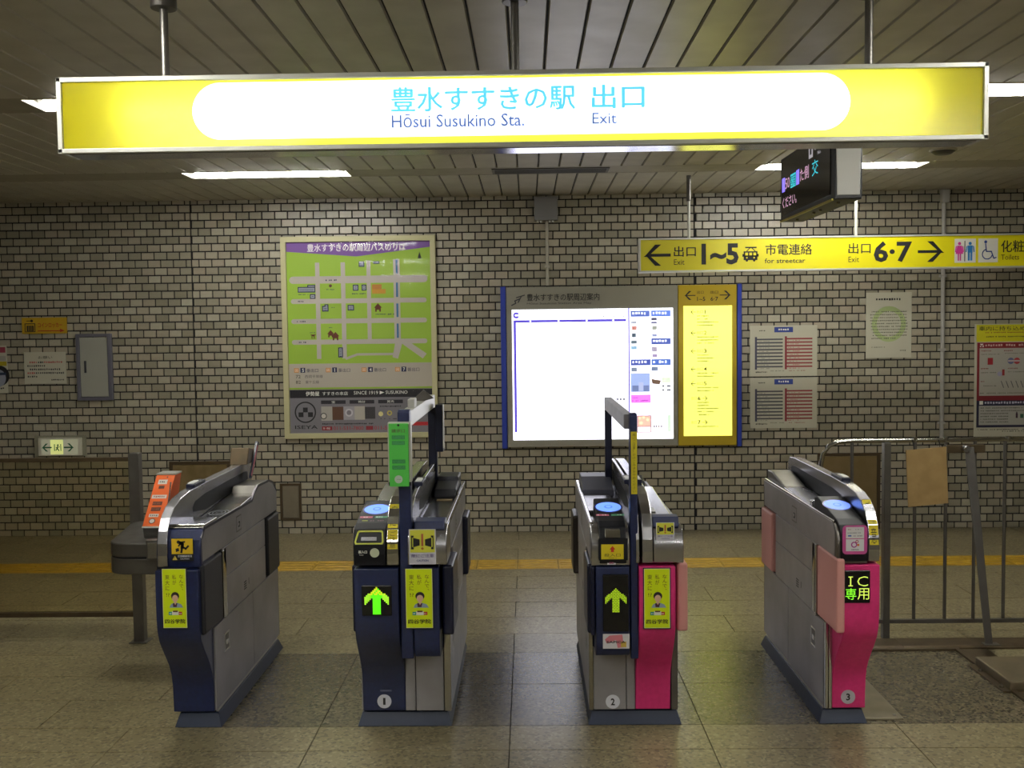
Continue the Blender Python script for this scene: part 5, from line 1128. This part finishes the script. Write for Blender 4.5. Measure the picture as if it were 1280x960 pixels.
for a_ in (.40, .29): OR(.22, a_, .72, a_+.07, .001, ink('5a2810')); m.greek(wd*.25, L2*(a_+.02), wd*.69, L2*(a_+.05), .0016, ink('8c4a28'), 1)
OR(.2, .175, .7, .235, .001, WL); m.greek(wd*.26, L2*.19, wd*.64, L2*.22, .0016, ink('6a5a50'), .9); m.disc(wd*.44, L2*.1, .016, .001, K, 20); m.disc(wd*.44, L2*.1, .0125, .0016, WL, 20); m.disc(wd*.62, L2*.95, .004, .001, K, 10); m.build('lettering', bdy, solid=False)
m = MB(frame((bx+wd+.001, 5.06, .77), (0, .42, .9), (0, -.9, .42))); m.rect(0, 0, .2, .02, 0, ink('c4a8a4')); m.greek(.01, .004, .19, .016, .0006, ink('8c4a44'), .9); m.build('side_label', bdy, solid=False)
t = thing('box_stand', (-1.86, 4.84, .585), 'small square steel box fixed under the orange ticket box', 'metal box')
c0, c1 = onY(183.5, 700, 4.82), onY(207, 675, 4.82)
m = MB(); m.box((c0.x, 4.815, c0.z), (c1.x, 4.8605, c1.z), M_STEELM); m.build('case', t, .003)
m = MB(); m.box((c0.x+.008, 4.811, c0.z+.01), (c1.x-.008, 4.816, c1.z-.01), M_STEEL); m.build('cover', t, .002)

# left glass screen
GY = 5.50; a_ = onY(168, 565, GY); pz = onY(174, 566, GY).z; p0 = onY(168.5, 700, GY).x; p1 = onY(182, 700, GY).x
t = thing('glass_screen', (-3.6, GY, 0), 'smoked glass screen with steel post and rails at the left', 'screen')
m = MB(); m.box((p0-.01, GY-.028, 0), (p1-.012, GY+.028, pz), M_STEELM); m.build('post', t, .004)
m = MB(); m.box((p0-.03, GY-.05, 0), (p1+.01, GY+.05, .006), M_STEELM); m.build('base_plate', t, .002)
gz1 = onY(90, 573, GY).z; gz0 = onY(90, 768, GY).z
m = MB(); m.box((-4.9, GY-.014, gz1-.018), (p0-.01, GY+.014, gz1+.004), M_BROWN); m.build('top_rail', t, .002)
m = MB(); m.box((-4.9, GY-.016, gz0-.012), (p0-.01, GY+.016, gz0+.014), M_BROWN); m.build('bottom_rail', t, .002)
gt = mat('smoked_glass', 'b39c6c', .03); nt, N, L, bb = nodes(gt)
tp = N.new('ShaderNodeBsdfTransparent'); tp.inputs[0].default_value = (.74, .68, .50, 1); gl = N.new('ShaderNodeBsdfGlossy'); gl.inputs['Roughness'].default_value = .04; mx = N.new('ShaderNodeMixShader'); fz = N.new('ShaderNodeFresnel'); fz.inputs[0].default_value = 1.4
L.new(fz.outputs[0], mx.inputs[0]); L.new(tp.outputs[0], mx.inputs[1]); L.new(gl.outputs[0], mx.inputs[2]); L.new(mx.outputs[0], N['Material Output'].inputs[0])
m = MB(front(GY)); m.rect(-4.9, gz0+.012, p0-.01, gz1-.016, 0, gt); m.build('glass_pane', t, solid=False)
m = MB(); m.box((-4.93, GY-.028, 0), (-4.89, GY+.028, pz), M_STEELM); m.build('post', t, .004)

# right steel rail fence
FY = 5.45; z_t = onY(1180, 550, FY).z; z_b = onY(1180, 776, FY).z
t = thing('rail_fence', (2.8, FY, 0), 'steel rail fence with thin upright bars at the right', 'fence')
fx0 = onY(1027, 580, FY).x
m = MB(); pth = [(fx0-.005, FY, .30), (fx0-.005, FY, z_t-.13), (fx0+.008, FY, z_t-.07), (fx0+.04, FY, z_t-.025), (fx0+.09, FY, z_t-.004), (fx0+.16, FY, z_t)]+[(3.9, FY, z_t)]
m.tube(pth, .0125, M_STEELP, 12); m.build('top_rail', t, smooth=50)
m = MB(); m.box((fx0-.005, FY-.012, z_b-.010), (3.9, FY+.012, z_b+.012), M_STEELM); m.build('bottom_rail', t, .002)
px1 = onY(1107, 700, FY).x
m = MB(); m.box((px1-.018, FY-.024, 0), (px1+.018, FY+.024, z_t-.01), M_STEELM); m.build('post', t, .004)
m = MB(); m.box((3.86, FY-.03, 0), (3.908, FY+.03, z_t-.01), M_STEELM); m.build('post', t, .004)
for px in (1064.5, 1143, 1181.5, 1217.5, 1255, 1293, 1331, 1369, 1407, 1445, 1483):
    x_ = onY(px, 660, FY).x; m = MB(); m.tube([(x_, FY, z_b+.01), (x_, FY, z_t-.006)], .0095, M_STEELM, 10); m.build('bar', t, smooth=40)
for px in (1143, 1182, 1260): x_ = onY(px, 560, FY).x; m = MB(); m.tube([(x_, FY, z_t-.005), (x_, FY, z_t+.018)], .014, M_STEELP, 12); m.build('rail_joint', t, smooth=40)
c0, c1 = onY(1183, 565, FY-.03), onY(1231, 553, FY-.03)
m = MB(); m.box((c0.x, FY-.04, c0.z-.005), (c1.x, FY-.013, c1.z-.012), M_BROWN); m.build('latch_bar', t, .003)
# brace leaning from the floor platform to the rail
b0 = onY(1236.5, 822, 5.17); b1 = onY(1212, 559, FY-.06)
t = thing('steel_brace', (b0.x, 5.17, .05), 'slanted flat steel brace from the floor platform up to the rail fence', 'brace')
m = MB(); d_ = Vector((.0205, 0, 0)); e_ = Vector((0, .012, 0)); P0 = Vector((b0.x, 5.17, .052)); P1 = Vector((b1.x, FY-.06, b1.z))
m.add([P0-d_*.9, P0+d_*.9, P1+d_*1.2, P1-d_*1.2, P0-d_*.9+e_, P0+d_*.9+e_, P1+d_*1.2+e_, P1-d_*1.2+e_], [(0, 1, 2, 3), (7, 6, 5, 4), (0, 4, 5, 1), (1, 5, 6, 2), (2, 6, 7, 3), (3, 7, 4, 0)], M_STEELM); m.build('flat_bar', t, .002)
m = MB(); m.tube([(P1.x-.02, P1.y-.02, P1.z-.01), (P1.x-.02, P1.y+.045, P1.z-.01)], .02, M_STEEL, 16); m.build('pivot_pin', t, .003, smooth=40)
m = MB(); m.box((P0.x-.03, 5.15, .051), (P0.x+.05, 5.20, .056), M_STEELM); m.build('foot_plate', t, .001)
# low platform and raised floor frame at the right
t = thing('floor_platform', (2.8, 5.0, .0), 'low worn metal platform on the floor under the slanted brace', 'platform')
c0 = onZ(1221, 822, .05); c1 = onZ(1265, 852, .05)
m = MB(); m.box((c0.x, c1.y, .006), (3.6, c0.y+.02, .05), noisy('worn_metal', '6d6350', '7b6f58', 8., .45, .5)); m.build('top_box', t, .006)
m = MB(); m.box((c0.x-.035, c1.y-.01, .0), (3.62, c0.y+.03, .008), M_BROWN); m.build('base_sheet', t, .001)
for y_ in (c1.y+.04, c0.y-.08): m = MB(); m.tube([(c0.x-.018, y_, .007), (c0.x-.018, y_, .018)], .011, M_STEELP, 8); m.build('bolt', t, smooth=40)
t = thing('floor_frame', (2.8, 4.9, 0), 'raised dark metal angle frame on the floor right of gate 3', 'floor frame')
m = MB(); m.box((2.245, 3.6, -.005), (2.27, 5.225, .012), M_BROWN); m.build('side_angle', t, .002)
m = MB(); m.box((1.64, 5.228, -.005), (2.27, 5.25, .012), M_BROWN); m.build('rear_angle', t, .002)
m = MB(); m.box((2.275, 3.6, -.004), (2.42, 5.245, .0055), M_BROWN); m.build('cover_sheet', t, .001)
t = thing('floor_beam', (2.9, 5.5, 0), 'low brown metal sill under the steel rail fence', 'sill')
m = MB(); m.box((1.63, 5.43, 0), (4.0, 5.47, .0), M_BROWN) ; m = MB()
m.prism([(5.252, .0), (5.252, .010), (5.27, .016), (5.40, .016), (5.42, .0)], 'x', 1.66, px1+.03, M_BROWN); m.prism([(5.252, .0), (5.252, .010), (5.27, .016), (5.40, .016), (5.42, .0)], 'x', px1+.031, 3.84, M_BROWN); m.build('sill_bar', t, .002)
t = thing('floor_plate', (1.54, 4.5, 0), 'thin metal floor plate next to the foot of gate 3', 'floor plate')
c0 = onZ(1126, 894, .006)
m = MB(); m.box((1.458, 4.30, -.003), (c0.x, 4.80, .008), noisy('plate_metal', '7a715c', '6c6450', 10., .4, .4)); m.build('plate', t, .003)
for q in ((c0.x-.03, 4.335), (c0.x-.03, 4.76)): m = MB(); m.tube([(q[0], q[1], .007), (q[0], q[1], .0105)], .008, M_STEEL, 10); m.build('screw', t, smooth=40)
# cardboard sheet hanging on the fence
q = [onY(1132.5, 563, 5.41), onY(1183, 558.5, 5.41), onY(1185.5, 629, 5.41), onY(1135.5, 634, 5.41)]
t = thing('cardboard_sheet', (q[0].x+.11, 5.41, q[3].z), 'blank tan cardboard sheet hanging from the rail fence', 'cardboard')
m = MB(); e_ = Vector((0, .008, 0)); m.add([q[3], q[2], q[1], q[0], q[3]+e_, q[2]+e_, q[1]+e_, q[0]+e_], [(0, 1, 2, 3), (7, 6, 5, 4), (0, 4, 5, 1), (1, 5, 6, 2), (2, 6, 7, 3), (3, 7, 4, 0)], noisy('cardboard', '9c8152', '90764a', 14., .8)); m.build('sheet', t, .001)
for px in (1143, 1176): a_ = onY(px, 562, 5.41); m = MB(); m.tube([(a_.x, 5.414, a_.z-.01), (a_.x, 5.43, z_t-.01), (a_.x, FY, z_t+.014), (a_.x, FY+.016, z_t)], .003, M_BLACK, 6); m.build('wire_tie', t, smooth=50)
